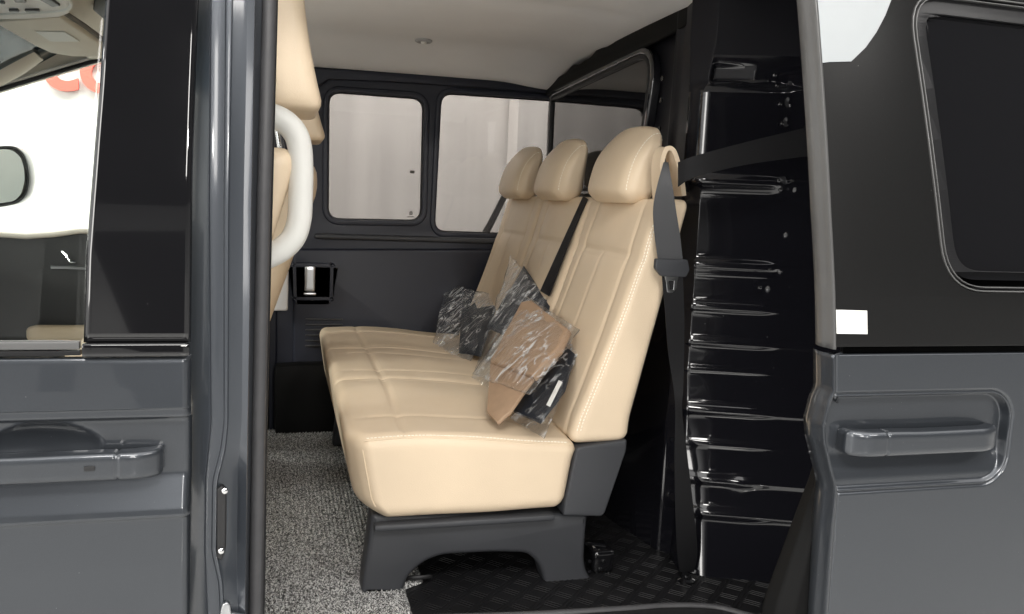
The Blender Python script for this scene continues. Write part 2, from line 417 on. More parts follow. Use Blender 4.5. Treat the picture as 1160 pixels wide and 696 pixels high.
# clear pane of the front door, with the top well above the frame
strip_sheet('window_glass', [(-420, -160), (-420, 396)], [(140, -44), (128, 100), (120, 200), (113, 290), (110, 396)], .018, M['glass'], fd, .004, 24, 30, 0, 0)
# belt trims below the glass
def belt(name, x0, x1, va, vb, ua, ub, y, ma, r=.004):
    a = onY(ua, va, y); b = onY(ub, vb, y); c = onY((ua + ub) / 2, (va + vb) / 2, y)
    h = abs(onY(ua, va, y).z - onY(ua, vb, y).z)
    z = c.z
    return rbox(name, ((x0 + x1) / 2, y, z), (x1 - x0, .016, h), min(r, h * .45), ma, fd, (20, 4, 6))
xg = lp(93, 392).x; xe = door_edge(-.26)
z_bt = onY(150, 388, 0).z; z_bb = onY(150, 404, 0).z
rbox('belt_trim', ((xg + xe) / 2, -.001, (z_bt + z_bb) / 2), (xe - xg - .001, .018, z_bt - z_bb - .001), .004, M['gloss'], fd, (16, 4, 6))
z_a = onY(40, 386, 0).z; z_b = onY(40, 396, 0).z; z_c = onY(40, 403.5, 0).z
rbox('belt_trim', ((xg - 1.15) / 2 - .002, .000, (z_a + z_b) / 2), (xg + 1.15, .016, z_a - z_b), .003, M['edge'], fd, (16, 4, 6))
rbox('belt_seal', ((xg - 1.15) / 2 - .002, .003, (z_b + z_c) / 2 - .0005), (xg + 1.15, .014, z_b - z_c - .0012), .002, M['rubber'], fd, (16, 4, 6))
# door handle: grip bar with a rounded rear cap
def handle(parent, pL, pR, zt, zb, Y, cap_side, cap_frac, out=.042):
    """bar standing off the skin; zt/zb top and bottom of its front face; cap on one end"""
    x0, x1 = pL, pR; W = x1 - x0; h = zt - zb
    xc = x1 - W * cap_frac if cap_side > 0 else x0 + W * cap_frac
    def shape(p):
        t = (p.x - x0) / W
        end = min(t, 1 - t) * W
        yy = p.y
        k = 1 - min(1, end / .05)
        yy += .020 * k ** 2.2                  # ends bend back to the skin
        zz = p.z
        return (p.x, yy, zz)
    zm = (zt + zb) / 2; ym = Y - out + .017
    def shape2(p):
        # fine joint line round the end cap; hollowed top edge for the fingers
        q = 1 - .14 * gs(p.x - xc, .0013); t = (p.x - x0) / W
        top = max(0, (p.z - zm) / (h / 2))
        zz = zm + (p.z - zm) * q - .0014 * top * ss(.0, .25, abs(p.x - xc) / W) * math.sin(math.pi * min(1, max(0, t))) * (1 if (p.x - xc) * cap_side < 0 else 0)
        return shape(Vector((p.x, ym + (p.y - ym) * q, zz)))
    bm = bmesh.new(); rbox_into(bm, (W, .034, h), .0095, (150, 12, 12), shape2, ((x0 + x1) / 2, ym, zm)); hd = link('handle', from_bm(bm), M['paint'], parent, auto=False)
    # foot of the cap reaching the skin
    fx = x1 - .024 if cap_side > 0 else x0 + .024
    rbox('handle_foot', (fx, Y - .004, (zt + zb) / 2), (.036, .044, h * .8), .006, M['paint'], parent, (6, 6, 6))
    return hd
hY = .018
zt = onY(120, 514, -.022).z; zb = onY(120, 546, -.022).z
xL = onY(-260, 520, -.018).x; xR = onY(183, 520, -.018).x
handle(fd, xL, xR, zt, zb, hY, 1, .125)
p = onY(102, 530, -.02)
rbox('touch_sensor', (p.x, -.0247, p.z), (.016, .003, .008), .0012, M['black'], fd, (6, 3, 4))

# --- B pillar jamb behind the front door ----------------------------
# plan profile as (photo u at v=300, Y offset); swept along the body height
def jamb_u(v, k):
    """photo u of the jamb's own lines at height v"""
    T = {'a': [(0, 219), (230, 214), (480, 213), (600, 211), (700, 210)],
         'b': [(0, 238), (230, 236), (480, 238), (540, 232), (620, 231), (700, 234)],
         'c': [(0, 256), (230, 254), (480, 254), (510, 250), (545, 241), (625, 240), (660, 248), (700, 250)],
         'd': [(0, 262), (230, 258), (480, 257), (510, 254), (545, 245), (625, 244), (660, 251), (700, 253)],
         'e': [(0, 281), (230, 276), (480, 274), (520, 270), (640, 268), (700, 270)],
         'f': [(0, 288), (230, 284), (480, 280), (700, 277)],
         'g': [(0, 296), (230, 289), (480, 284), (700, 280)],
         'h': [(0, 312), (230, 306), (480, 300), (700, 297)]}
    return interp(T[k], v)
lines = [('a', .085), ('a2', .07), ('b', .034), ('b2', .040), ('c', .040), ('c2', .034), ('d', .034), ('d2', .038), ('e', .046), ('f', .040), ('f2', .060), ('g', .075), ('g2', .10)]
bm = bmesh.new(); rows = []
NV = 90
for j in range(NV):
    v = lerp(-6, 720, j / (NV - 1)); row = []
    for k, y in lines:
        base = k[0]; u = jamb_u(v, base) + (4 if k == 'a2' else 1.2 if len(k) > 1 else 0)
        yy = y + .0
        if base in 'e': yy += .016 * ss(500, 545, v) * (1 - ss(640, 690, v))
        row.append(bm.verts.new(lp(u, v, yy)))
    rows.append(row)
for a, b in zip(rows, rows[1:]):
    for k in range(len(lines) - 1): bm.faces.new((a[k], a[k + 1], b[k + 1], b[k]))
pil = link('door_pillar', from_bm(bm), M['jamb'], van, auto=False)
s = pil.modifiers.new('thickness', 'SOLIDIFY'); s.thickness = .003; s.offset = 0
bv = pil.modifiers.new('round', 'BEVEL'); bv.width = .0022; bv.segments = 2; bv.limit_method = 'ANGLE'; bv.angle_limit = math.radians(25)
# inner closing wall of the pillar
pts = [(lp(222, v, .12)) for v in (-6, 720)]
bm = bmesh.new()
L = [lp(180, v, .12) for v in (-6, 230, 480, 720)]; R = [lp(297 if v > 300 else 303, v, .12) for v in (-6, 230, 480, 720)]
for q in range(3):
    bm.faces.new([bm.verts.new(x) for x in (L[q], R[q], R[q + 1], L[q + 1])])
bmesh.ops.remove_doubles(bm, verts=bm.verts, dist=1e-5)
o = link('pillar_lining', from_bm(bm), M['black'], pil); s = o.modifiers.new('thickness', 'SOLIDIFY'); s.thickness = .03; s.offset = 1
# rubber seal tube down the opening
tube('door_seal', [lp((jamb_u(v, 'g') + jamb_u(v, 'h')) / 2 + 1, v, .085) for v in range(-10, 730, 20)], (.0118), M['seal'], pil, 16)
tube('seal_lip', [lp(jamb_u(v, 'h') + .2, v, .092) for v in range(-10, 730, 20)], .0042, M['rubber'], pil, 10)
# black bumper block with two screws
wl = px([(246, 552), (252, 548), (257, 553), (256, 620), (252, 632), (246, 630)], .04)
w = plateY('bumper_block', [round_poly(wl, .003)], .036, .016, M['black'], pil, .003)
for (u, v) in ((254.5, 556), (250.5, 624)):
    p = onY(u, v, .026); lathe('screw', [(.0052, 0), (.0050, .003), (.003, .0045), (.001, .0046)], p, (0, -1, 0), M['chrome'], pil)
# bright latch plate at the bottom
ll = px([(250, 690), (252, 684), (257, 681), (261, 684), (262, 694), (280, 697), (282, 712), (248, 712)], .03)
plateY('latch_plate', [round_poly(ll, .003)], .030, .010, M['steel'], pil, .002)

# --- sliding door, slid back -----------------------------------------
SY = -.22
sd_prof = [(396, .004), (399, -.002), (430, -.005), (455, -.006), (640, -.007), (720, -.006)]
def slean(z): return SY + .05 * max(0, (z + .233) / .55) ** 1.6
def sp(u, v):
    p = onY(u, v, SY)
    for _ in range(4): p = onY(u, v, slean(p.z))
    return p
sdoor_edge_px = [(924, -6), (932, 100), (940, 240), (944.5, 330), (945.5, 396), (945, 402), (945, 445), (940, 455), (933, 482), (934, 500), (941, 530), (946, 548), (947, 560), (943, 600), (936, 696), (934, 740)]
sedge = sorted([(sp(u, v).z, sp(u, v).x) for u, v in sdoor_edge_px])
z_belt = sp(945, 399).z
XR = 1.75
# recess of the handle: D shape open to the leading edge
rc_t = sp(1000, 447).z; rc_b = sp(1000, 553).z; rc_x1 = sp(1141, 500).x
def in_recess(x, z):
    """0 outside .. 1 well inside the handle recess (rounded on the right)"""
    h = (rc_t - rc_b) / 2; c = (rc_t + rc_b) / 2; R = h * .62
    dx = max(0, x - (rc_x1 - R)); dz = max(0, abs(z - c) - (h - R))
    d = R - math.hypot(dx, dz)       # distance inside the outline
    return d
szs = [sp(1000, 402).z + (-.82 - sp(1000, 402).z) * k / 320 for k in range(321)]
szs = sorted(szs)
def sx(i):  # denser near the leading edge and the recess
    return i
def sdoor_fn(i, j):
    z = szs[min(320, round(j * 320))]
    xe = interp(sedge, z)
    x = lerp(xe, rc_x1 + .03, i / .94) if i < .94 else lerp(rc_x1 + .03, XR, (i - .94) / .06)
    y = SY - .003
    d = in_recess(x, z)
    if d > 0:
        y += .020 * ss(0, .007, d)
        # lower part of the recess slopes outward again
        c = (z - rc_b) / (rc_t - rc_b)
        y -= .013 * (1 - ss(.08, .38, c)) * ss(0, .007, d)
    y += .0040 * gs(d + .003, .0018)
    e = max(0, 1 - (x - xe) / .005)
    y += .006 * e * e
    return (x, y, z)
sd = sheet('sliding_door', sdoor_fn, 330, 321, M['paint'], van, .03, -1)
# gloss black upper cover with window opening
win_px = [(1040, 6), (1046, 4), (1200, -14), (1420, -40), (1420, 318), (1110, 322), (1092, 318), (1080, 306), (1072, 285)]
up_out = [sp(u, v) for u, v in [(927, -30), (932.5, 100), (940.5, 240), (945, 330), (946, 393.5)]]
up_out = [(q.x, q.z) for q in up_out] + [(XR, sp(946, 393.5).z), (XR, sp(927, -30).z + .25), (up_out[0].x - .03, sp(927, -30).z + .25)]
def swarp(dy):
    return lambda p: (p.x, p.y + slean(p.z) - SY + dy, p.z)
whole = [(q.x, q.z) for q in (sp(u, v) for u, v in win_px)]
whole = [(whole[0][0] - .0, whole[0][1])] + whole[1:]
wz0 = min(q[1] for q in whole); 
hole = round_poly([(sp(1032, 0).x - .012, sp(1032, 0).z + .02), (XR - .06, sp(1032, 0).z + .02), (XR - .06, sp(1100, 331).z), (sp(1070, 331).x, sp(1070, 331).z)], [.085, .05, .05, .085], 8)
def ground_cut(ol):  # more points along straight runs so the warp follows
    return dense(ol, 3)
up_out = dense(up_out, 10); hole = dense(hole, 4)
plateY('upper_cover', [up_out, hole], SY + .006, .012, M['satin'], sd, .0015, swarp(0))
def inset(ol, d):
    c = Vector((sum(q[0] for q in ol) / len(ol), sum(q[1] for q in ol) / len(ol))); out = []; N = len(ol)
    for i in range(N):
        a = Vector(ol[i - 1]); b = Vector(ol[(i + 1) % N]); t = (b - a).normalized(); n = Vector((-t.y, t.x)); q = Vector(ol[i])
        if n.dot(c - q) < 0: n = -n
        out.append(tuple(q + n * d))
    return out
plateY('window_trim', [inset(hole, .001), inset(hole, .0034)], SY + .004, .012, M['edge'], sd, .001, swarp(0))
plateY('window_trim', [inset(hole, .0080), inset(hole, .0098)], SY + .004, .011, M['edge'], sd, .001, swarp(0))
plateY('window_seal', [inset(hole, .0046), inset(hole, .036)], SY + .013, .010, M['rubber'], sd, .001, swarp(0))
plateY('window_glass', [inset(hole, .020)], SY + .0215, .005, M['darkglass'], sd, 0, swarp(0))
# leading edge trim, pale upper length and painted lower flange
def flange(name, vs, dep, ma, wid=.0):
    bm = bmesh.new(); rows = []
    for v in vs:
        z = sp(940, v).z; xe = interp(sedge, z); y = slean(z)
        prof_ = [(xe + .0012, y - .001), (xe - .0015, y - .0008), (xe - .003, y + .004), (xe - .0022, y + dep * .35), (xe - .0045, y + dep * .42), (xe - .0045, y + dep * .75), (xe - .001, y + dep * .85), (xe + .0, y + dep)]
        rows.append([bm.verts.new((x, yy, z)) for x, yy in prof_])
    for a, b in zip(rows, rows[1:]):
        for k in range(7): bm.faces.new((a[k], a[k + 1], b[k + 1], b[k]))
    o = link(name, from_bm(bm), ma, sd); s = o.modifiers.new('thickness', 'SOLIDIFY'); s.thickness = .003; s.offset = 0
    return o
flange('edge_trim', [-12 + 8 * k for k in range(52)], .05, M['edge'])
flange('edge_flange', [402 + 5 * k for k in range(68)], .055, M['paint'])
# inner shell of the sliding door (dark), seen past the leading edge
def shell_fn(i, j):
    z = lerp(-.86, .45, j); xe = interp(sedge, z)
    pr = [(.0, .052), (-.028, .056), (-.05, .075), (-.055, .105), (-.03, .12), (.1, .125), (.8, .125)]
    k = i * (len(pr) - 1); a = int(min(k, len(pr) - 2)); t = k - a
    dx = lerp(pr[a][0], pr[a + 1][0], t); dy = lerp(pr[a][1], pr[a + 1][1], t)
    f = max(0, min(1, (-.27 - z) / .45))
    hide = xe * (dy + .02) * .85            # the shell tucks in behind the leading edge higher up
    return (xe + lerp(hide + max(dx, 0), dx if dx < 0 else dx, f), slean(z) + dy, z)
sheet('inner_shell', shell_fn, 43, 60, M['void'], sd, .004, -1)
p = onY(920, 596, -.15); lathe('screw', [(.0045, 0), (.0042, .003), (.001, .004)], p, (-.6, -1, 0), M['paper'], sd)
# handle of the sliding door
hz_t = onY(1050, 488, SY - .026).z; hz_b = onY(1050, 516, SY - .026).z
handle(sd, onY(964, 495, SY - .02).x, onY(1135, 495, SY - .02).x, hz_t, hz_b, SY + .017, -1, .22, .046)
# white label and white patch on the black cover
pl = [(q.x, q.z) for q in (sp(u, v) for u, v in [(946.5, 351), (981.5, 352), (982, 378.5), (947, 378)])]
plateY('label_sticker', [pl], SY - .0012, .0012, M['paper'], sd, 0, swarp(0))
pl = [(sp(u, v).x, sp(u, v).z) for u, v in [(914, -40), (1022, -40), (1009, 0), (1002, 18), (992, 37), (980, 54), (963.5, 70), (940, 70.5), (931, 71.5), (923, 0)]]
plateY('white_patch', [dense(pl, 4)], SY - .0012, .0012, M['patch_white'], sd, 0, swarp(0))

# --- sill and rubber floor -------------------------------------------
def floor_mesh():
    bm = bmesh.new()
    # slab
    rbox_into(bm, (2.6, 1.72, .05), .004, (2, 2, 2), None, (.4, 1.10, FLOOR - .025))
    # raised tread bars, groups of three turned alternately
    c = .040
    for a in range(-1, 32):
        for b in range(0, 25):
            cx, cy = .26 + a * c, .25 + b * c
            if not (.27 < cx < 1.4 and cy > .26): continue
            ang = math.radians(45 if (a + b) % 2 else -45) + random.uniform(-.03, .03)
            d = Vector((math.cos(ang), math.sin(ang), 0)); n = Vector((-d.y, d.x, 0))
            for q in (-1, 0, 1):
                ctr = Vector((cx, cy, FLOOR)) + n * q * .0095; l = .0215; w_ = .0011; h = .0012
                lo = [ctr - d * l - n * w_, ctr + d * l - n * w_, ctr + d * l + n * w_, ctr - d * l + n * w_]
                hi = [ctr - d * l * .85 - n * w_ * .4, ctr + d * l * .85 - n * w_ * .4, ctr + d * l * .85 + n * w_ * .4, ctr - d * l * .85 + n * w_ * .4]
                lo = [bm.verts.new(x + Vector((0, 0, .0001))) for x in lo]; hi = [bm.verts.new(x + Vector((0, 0, h))) for x in hi]
                for k in range(4): bm.faces.new((lo[k], lo[(k + 1) % 4], hi[(k + 1) % 4], hi[k]))
                bm.faces.new(hi)
    return from_bm(bm, False)
link('rubber_floor', floor_mesh(), M['rubber'], van)
# sill step: dark plastic with a raised pale-edged lip
sill_pts = [onZ(u, v, FLOOR + .005) for u, v in [(470, 700), (600, 696), (700, 690), (760, 686), (810, 688), (850, 698), (900, 712), (1000, 720)]]
tube('sill_lip', smooth_path([q - Vector((0, .004, 0)) for q in sill_pts], 6), (.009), M['seal'], van, 10)
bm = bmesh.new(); sp_ = smooth_path(sill_pts, 6); rows = []
for q in sp_: rows.append([bm.verts.new(q + Vector(d)) for d in ((0, -.002, -.002), (0, -.03, -.004), (0, -.10, -.012), (0, -.16, -.05), (0, -.17, -.14))])
for a, b in zip(rows, rows[1:]):
    for k in range(4): bm.faces.new((a[k], a[k + 1], b[k + 1], b[k]))
o = link('door_sill', from_bm(bm), M['black'], van); s = o.modifiers.new('thickness', 'SOLIDIFY'); s.thickness = .004

# --- far side wall with two windows ----------------------------------
FY = 1.95
outer = [(-.02, -1.0), (1.25, -1.0), (1.25, .62), (-.02, .62)]
def win(tl, tr, br, bl, r): return round_poly(px([tl, tr, br, bl], FY), r, 7)
w1 = win((372, 103), (481, 111), (478, 251), (371, 249), .05)
w2 = win((500, 104.5), (640, 114), (640, 268), (492, 263), .05)
wall = plateY('side_wall', [dense(outer, 6), w1, w2], FY + .02, .04, M['navy'], van, .006)
for i, w_ in enumerate((w1, w2)):
    wo = inset(w_, -.004)
    plateY('window_glass', [wo], FY + .034, .004, M['tint'], wall)
    plateY('window_frame', [inset(w_, -.020), inset(w_, .001)], FY - .002, .014, M['navy'], wall, .005)
    plateY('window_gasket', [inset(w_, -.002), inset(w_, .006)], FY + .022, .012, M['rubber'], wall, .003)
# upper surround: raised trim along the roof edge and between windows
tr_o = round_poly(px([(352, 77), (430, 82), (545, 90), (640, 99), (640, 108), (545, 100.5), (430, 93), (372, 91), (360, 100), (353, 98)], FY), .01)
plateY('upper_rail', [tr_o], FY - .012, .03, M['navy'], wall, .007)
# ledge below the windows
zl = onY(420, 268, FY).z
def ledge(p):
    return (p.x, p.y - .03 * gs(p.z - zl, .02), p.z)
rbox('window_ledge', (.62, FY - .006, zl - .004), (1.0, .034, .022), .009, M['grey_plastic'], wall, (24, 4, 6))
# lower padded panel
lp_o = round_poly(px([(332, 282), (560, 282), (560, 460), (332, 470)], FY - .01), .03)
plateY('lower_panel', [lp_o], FY - .008, .03, M['navy'], wall, .010)
# pocket with a silver lever
pk = round_poly(px([(330, 297), (379, 298), (378, 341), (331, 341)], FY - .02), .012)
plateY('pocket_surround', [pk, inset(pk, .012)], FY - .028, .018, M['navy'], wall, .005)
plateY('pocket_surround', [inset(pk, .013)], FY - .0215, .004, M['black'], wall, .001)
q = onY(351, 316, FY - .03)
rbox('release_lever', (q.x, FY - .033, q.z), (.040, .016, .098), .005, M['steel'], wall, (6, 4, 10))
q2 = onY(351, 333, FY - .04); rbox('release_lever', (q2.x, FY - .040, q2.z), (.046, .016, .010), .003, M['steel'], wall, (6, 4, 4))
# speaker grille slats low down
bm = bmesh.new(); a = onY(346, 362, FY - .03); b = onY(388, 392, FY - .03)
for k in range(6):
    z = lerp(a.z, b.z, k / 5); rbox_into(bm, (b.x - a.x, .010, .008), .003, (4, 3, 3), None, ((a.x + b.x) / 2, FY - .027, z))
link('vent_grille', from_bm(bm), M['black'], wall)
# step low against the wall and the front part of the far side
rbox('wall_plinth', (.55, FY - .05, -.80), (1.15, .09, .28), .02, M['void'], wall, (10, 4, 6))
# glass marks
q = onY(467, 195, FY + .030); rbox('glass_mark', (q.x, FY + .0305, q.z), (.018, .0008, .012), .0003, M['mark'], wall, (2, 2, 2))
bm = bmesh.new(); q = onY(465.5, 243, FY + .030)
for dx, dz, ww, hh in ((0, .010, .010, .004), (0, .005, .016, .003), (0, -.001, .012, .003), (-.004, .004, .003, .012), (.004, .004, .003, .012), (0, -.010, .030, .003)):
    rbox_into(bm, (ww, .0008, hh), .0002, (1, 1, 1), None, (q.x + dx, FY + .0305, q.z + dz))
link('glass_mark', from_bm(bm), M['mark'], wall)

# --- bulkhead (black steel partition) ---------------------------------
def xmain(z): return .955 + .10 * ss(-.94, -.15, z) + .012 * ss(-.1, .5, z)
def zpan(v): return onY(850, v, .53).z
beads = [(211, .016, .018), (302, .013, .013), (312, .006, .006), (349, .010, .012), (389, .008, .010), (420, .005, .007), (464, .011, .012), (500, .006, .008), (537, .010, .011), (570, .011, .012)]
beads = [(zpan(v), a, w_) for v, a, w_ in beads]
R_ = .045
XC_ = 1.008
def part_plan(s, z):
    """s metres along the plan line: from the far wall to the corner, round it, then along the near panel"""
    xm = XC_; yc = .585; Lm = 1.94 - yc
    ang = .37; turn = math.pi / 2 - ang
    rr = R_ + .02 * ss(.3, .45, z)
    tl = rr * math.tan(turn / 2); La = rr * turn
    if s < Lm - tl:
        return Vector((xm, 1.94 - s, z)), Vector((-1, 0, 0)), 0
    s2 = s - (Lm - tl)
    if s2 < La:
        a = s2 / rr; c = Vector((xm + rr, yc + tl, z)); d0 = Vector((-1, 0, 0)); d1 = Vector((-math.cos(turn), -math.sin(turn), 0))
        # a flat chamfer between two tight bends
        t = max(0, min(1, (s2 / La - .08) / .84)); return c + (d0 * (1 - t) + d1 * t) * rr, (d0 + d1).normalized(), s2 / La
    s3 = s2 - La; d = Vector((math.cos(ang), -math.sin(ang), 0)); n = Vector((-math.sin(ang), -math.cos(ang), 0))
    st = Vector((xm + rr, yc + tl, z)) + n * rr
    return st + d * s3, n, 1 + s3
S_SMAX = 2.10
SPOT = onY(838, 546, .50)
DENTS = [(onY(u, v, .53).x, onY(u, v, .53).z) for u, v in ((884, 97), (886, 118), (884, 140), (883, 205), (886, 215), (872, 307), (861, 327), (878, 266))]
def part_pos(s, z):
    p, n, k = part_plan(s, z)
    h = 0
    on = ss(.15, .8, k)
    far = 1 - ss(1.17, 1.22, k) * .75
    for zc, a, w_ in beads: h += a * gs(z - zc, w_) * on * (1 - ss(1.16, 1.24, k) * .45)
    # stepped levels of the near panel
    h += .018 * ss(zpan(214), zpan(206), z) * (1 - ss(zpan(108), zpan(98), z)) * on * far
    h -= .027 * max(0, 1 - max(0, k - 1.012) / .100) * ss(1.0, 1.012, k) * ss(zpan(95), zpan(90), z) * (1 - ss(zpan(76), zpan(70), z))
    h += .010 * gs(z - zpan(101), .010) * on * far
    for uu, vv in DENTS: h -= .005 * gs((Vector((p.x, 0, p.z)) - Vector((uu, 0, vv))).length, .009)
    # broad emboss on the main face round the window and vertical crease near the corner
    ly = p.y
    if k == 0:
        p = Vector((p.x + (xmain(z) - XC_) * ss(.54, .93, ly), p.y, p.z))
        h += .014 * gs(ly - .76, .022) * ss(-.1, .1, z)
        h += .010 * gs(z + .02, .02) * ss(.7, .85, ly)
    # the near panel leans: foot nearer to the door
    h += .115 * max(0, (-.42 - z) / .52) ** 1.5 * ss(.9, 1.07, k)
    h += .010 * gs((p - SPOT).length, .026) * (k > .9)
    h += .0018 * noise.noise(Vector((p.x * 6, p.y * 6, z * 6)))
    return p + n * h
NS, NZ = 260, 260
smap = [0 + 1.30 * k / 90 for k in range(91)] + [1.30 + (S_SMAX - 1.30) * k / 169 for k in range(1, 170)]
NS = len(smap)
part = sheet('bulkhead', lambda i, j: part_pos(smap[round(i * (NS - 1))], lerp(FLOOR - .005, .62, j)), NS, NZ, M['bulk'], van, .004, 0)
part.data.materials.append(M['bulk_top'])
for f in part.data.polygons:
    c = f.center
    if c.z > .0 and f.normal.x ** 2 > .80 or c.z > zpan(104) and f.normal.x ** 2 > .28 or c.z > zpan(62): f.material_index = 1
# roof corrugation flange with three bumps along the top
top = []
for k in range(80):
    y = lerp(1.94, .68, k / 79); b = sum(.013 * gs(y - yc, .05) for yc in (1.62, 1.36, 1.13))
    top.append((y, .478 + .050 * (1 - ss(.95, 1.95, y)) + .04 * (1 - ss(.5, .9, y)) + b))
plateX('roof_flange', [top + [(.68, .478), (.90, .468), (1.40, .452), (1.94, .428)]], 1.036, .016, M['void'], part, .005)
# its window: frame and dark pane
def onmain(u, v): 
    p = onX(u, v, 1.045); return (p.y, p.z)
pw = [onmain(u, v) for u, v in [(623, 102), (660, 80), (700, 62), (742, 46), (745, 56), (738, 150), (728, 205), (690, 230), (640, 215), (617, 190)]]
ylo, yhi = .92, 1.915
pw = round_poly([(1.91, .438), (.875, .480), (.975, .02), (1.905, .02)], [.06, .17, .12, .06], 8)
plateX('window_frame', [pw, inset(pw, .022)], 1.046, .03, M['bulk'], part, .006)
plateX('window_seal', [inset(pw, .022), inset(pw, .038)], 1.041, .02, M['rubber'], part, .004)
plateX('window_glass', [inset(pw, .036)], 1.044, .006, M['darkglass'], part)
for zc in (.36, .30, .22, .15):
    lathe('bolt', [(.007, 0), (.007, .004), (.003, .006), (.001, .006)], (1.040, .850, zc), (-1, 0, 0), M['gloss'], part, 10)
for u, v in ((878, 85), (880, 97), (884, 118), (886, 140), (882, 205), (884, 215), (872, 306), (861, 326)):
    p = onP(u, v, part_plan(1.75, 0)[0] - Vector((0, .012, 0)), (.262, .964, 0))
    lathe('bolt', [(.0045, -.004), (.0045, .002), (.002, .004), (.0008, .004)], p, (-.26, -1, .1), M['gloss'], part, 8)

# --- roof lining ---------------------------------------------------------
def ceil_fn(i, j):
    x = lerp(-.30, 1.10, i); y = lerp(.02, 1.96, j)
    z = .545 - .08 * ss(1.55, 1.97, y) - .05 * (1 - ss(.02, .25, y)) - .02 * ss(.8, 1.05, x)
    z += .010 * gs(y - .95, .05) * (1 - ss(.9, 1, x)) - .008 * gs(y - 1.35, .3)
    return (x, y, z)
roof = sheet('roof_lining', ceil_fn, 40, 60, M['headliner'], van, .02, 1)
p = onZ(480, 46, .538)
clip = lathe('ceiling_clip', [(.030, .006), (.030, -.004), (.024, -.008), (.019, -.006), (.017, .002), (.004, .002)], p, (0, 0, 1), M['clip'], roof, 24)
lathe('clip_button', [(.010, .004), (.010, -.010), (.006, -.014), (.001, -.014)], p, (0, 0, 1), M['paper'], clip, 16)
bm = bmesh.new(); rbox_into(bm, (3.4, 2.05, .03), .01, (10, 10, 2), None, (.05, .98, .625)); link('van_roof', from_bm(bm), M['paint'], van)

# --- cabin in front, seen through the front door glass -------------------
# far front door: dark panel below the glass, beige header above it
topl = [(-260, 185), (-100, 140), (0, 104), (40, 92), (80, 80), (112, 70.5), (150, 62), (230, 52), (300, 48)]
tp = px(topl, FY)
hdr = tp + [(tp[-1][0], .62), (tp[0][0] - .1, .62)]
bm_h = plateY('cabin_header', [dense(hdr, 3)], FY + .01, .05, M['beige'], van, .006)
tube('window_gasket', [Vector((x, FY - .018, z + .004)) for x, z in tp], .008, M['rubber'], bm_h, 8)
tube('window_gasket', [Vector((x, FY - .022, z + .018)) for x, z in tp], .006, M['headliner'], bm_h, 8)
far_o = px([(-260, 268), (0, 268), (60, 265), (110, 262), (305, 265), (305, 560), (-260, 560)], FY)
fdoor = plateY('front_door', [dense(far_o, 3)], FY + .01, .06, M['black'], van, .01)
tube('belt_trim', [onY(u, v, FY - .03) for u, v in ((-200, 268), (0, 266), (30, 268), (60, 266), (90, 262), (130, 262))], .010, M['beige'], fdoor, 10)
tube('inner_handle', smooth_path([onY(u, v, FY - .05) for u, v in ((70, 285), (75, 290), (79, 296), (86, 297))], 5), .005, M['chrome'], fdoor, 8)
tube('trim_strip', [onY(u, v, FY - .035) for u, v in ((58, 303), (75, 303), (130, 306))], .007, M['steel'], fdoor, 8)
rbox('armrest', tuple(onY(80, 378, FY - .06)), (.28, .06, .06), .022, M['leather'], fdoor, (8, 6, 6))
q = onY(20, 300, FY + .02)
plateY('window_glass', [[(tp[0][0], -.2), (0.0, -.2), (0.0, .5), (tp[0][0], .5)]], FY + .028, .004, M['glass'], fdoor)
# body between far front door and the side wall
pp = px([(120, 40), (372, 40), (372, 80), (365, 200), (345, 300), (330, 480), (120, 480)], FY + .005)
plateY('center_pillar', [[(-.34, -1.0), (-.015, -1.0), (-.015, .62), (-.34, .62)]], FY + .03, .05, M['navy'], van, .01)
lo = px([(296, 300), (327, 306), (326, 352), (296, 352)], FY - .05)
plateY('pillar_trim', [round_poly(lo, .01)], FY - .05, .03, M['headliner'], van, .008)
# dash-side lower body in front: closes the cabin
rbox('dashboard', (-1.45, 1.0, -.50), (.5, 1.8, .8), .06, M['black'], van, (10, 10, 10))
# windscreen with a blue shade band, set in the beige header rail
def ws_fn(i, j):
    y = lerp(.05, 1.93, i); z = lerp(-.10, .47, j); return (-1.55 + .86 * j - .12 * math.cos((i - .5) * 2.6), y, z)
sheet('windscreen', lambda i, j: ws_fn(i, j * .72), 20, 12, M['glass'], van, .004)
sheet('shade_band', lambda i, j: ws_fn(i, .722 + j * .278), 20, 6, M['shade'], van, .004)
# cabin headliner
def ch_fn(i, j):
    x = lerp(-.66, -.29, i); y = lerp(.02, 1.96, j)
    z = .475 + .065 * ss(0, .55, i) - .05 * ss(1.6, 1.97, y) - .03 * (1 - ss(.02, .25, y))
    return (x, y, z)
chl = sheet('cabin_headliner', ch_fn, 24, 24, M['beige'], van, .02, 1)
# windscreen pillar on the far side, curving down
ap = smooth_path([onY(u, v, FY - .10) for u, v in ((36, 54), (10, 72), (-30, 92), (-100, 130), (-200, 200))], 5)
tube('windscreen_pillar', ap, .05, M['beige'], van, 14)
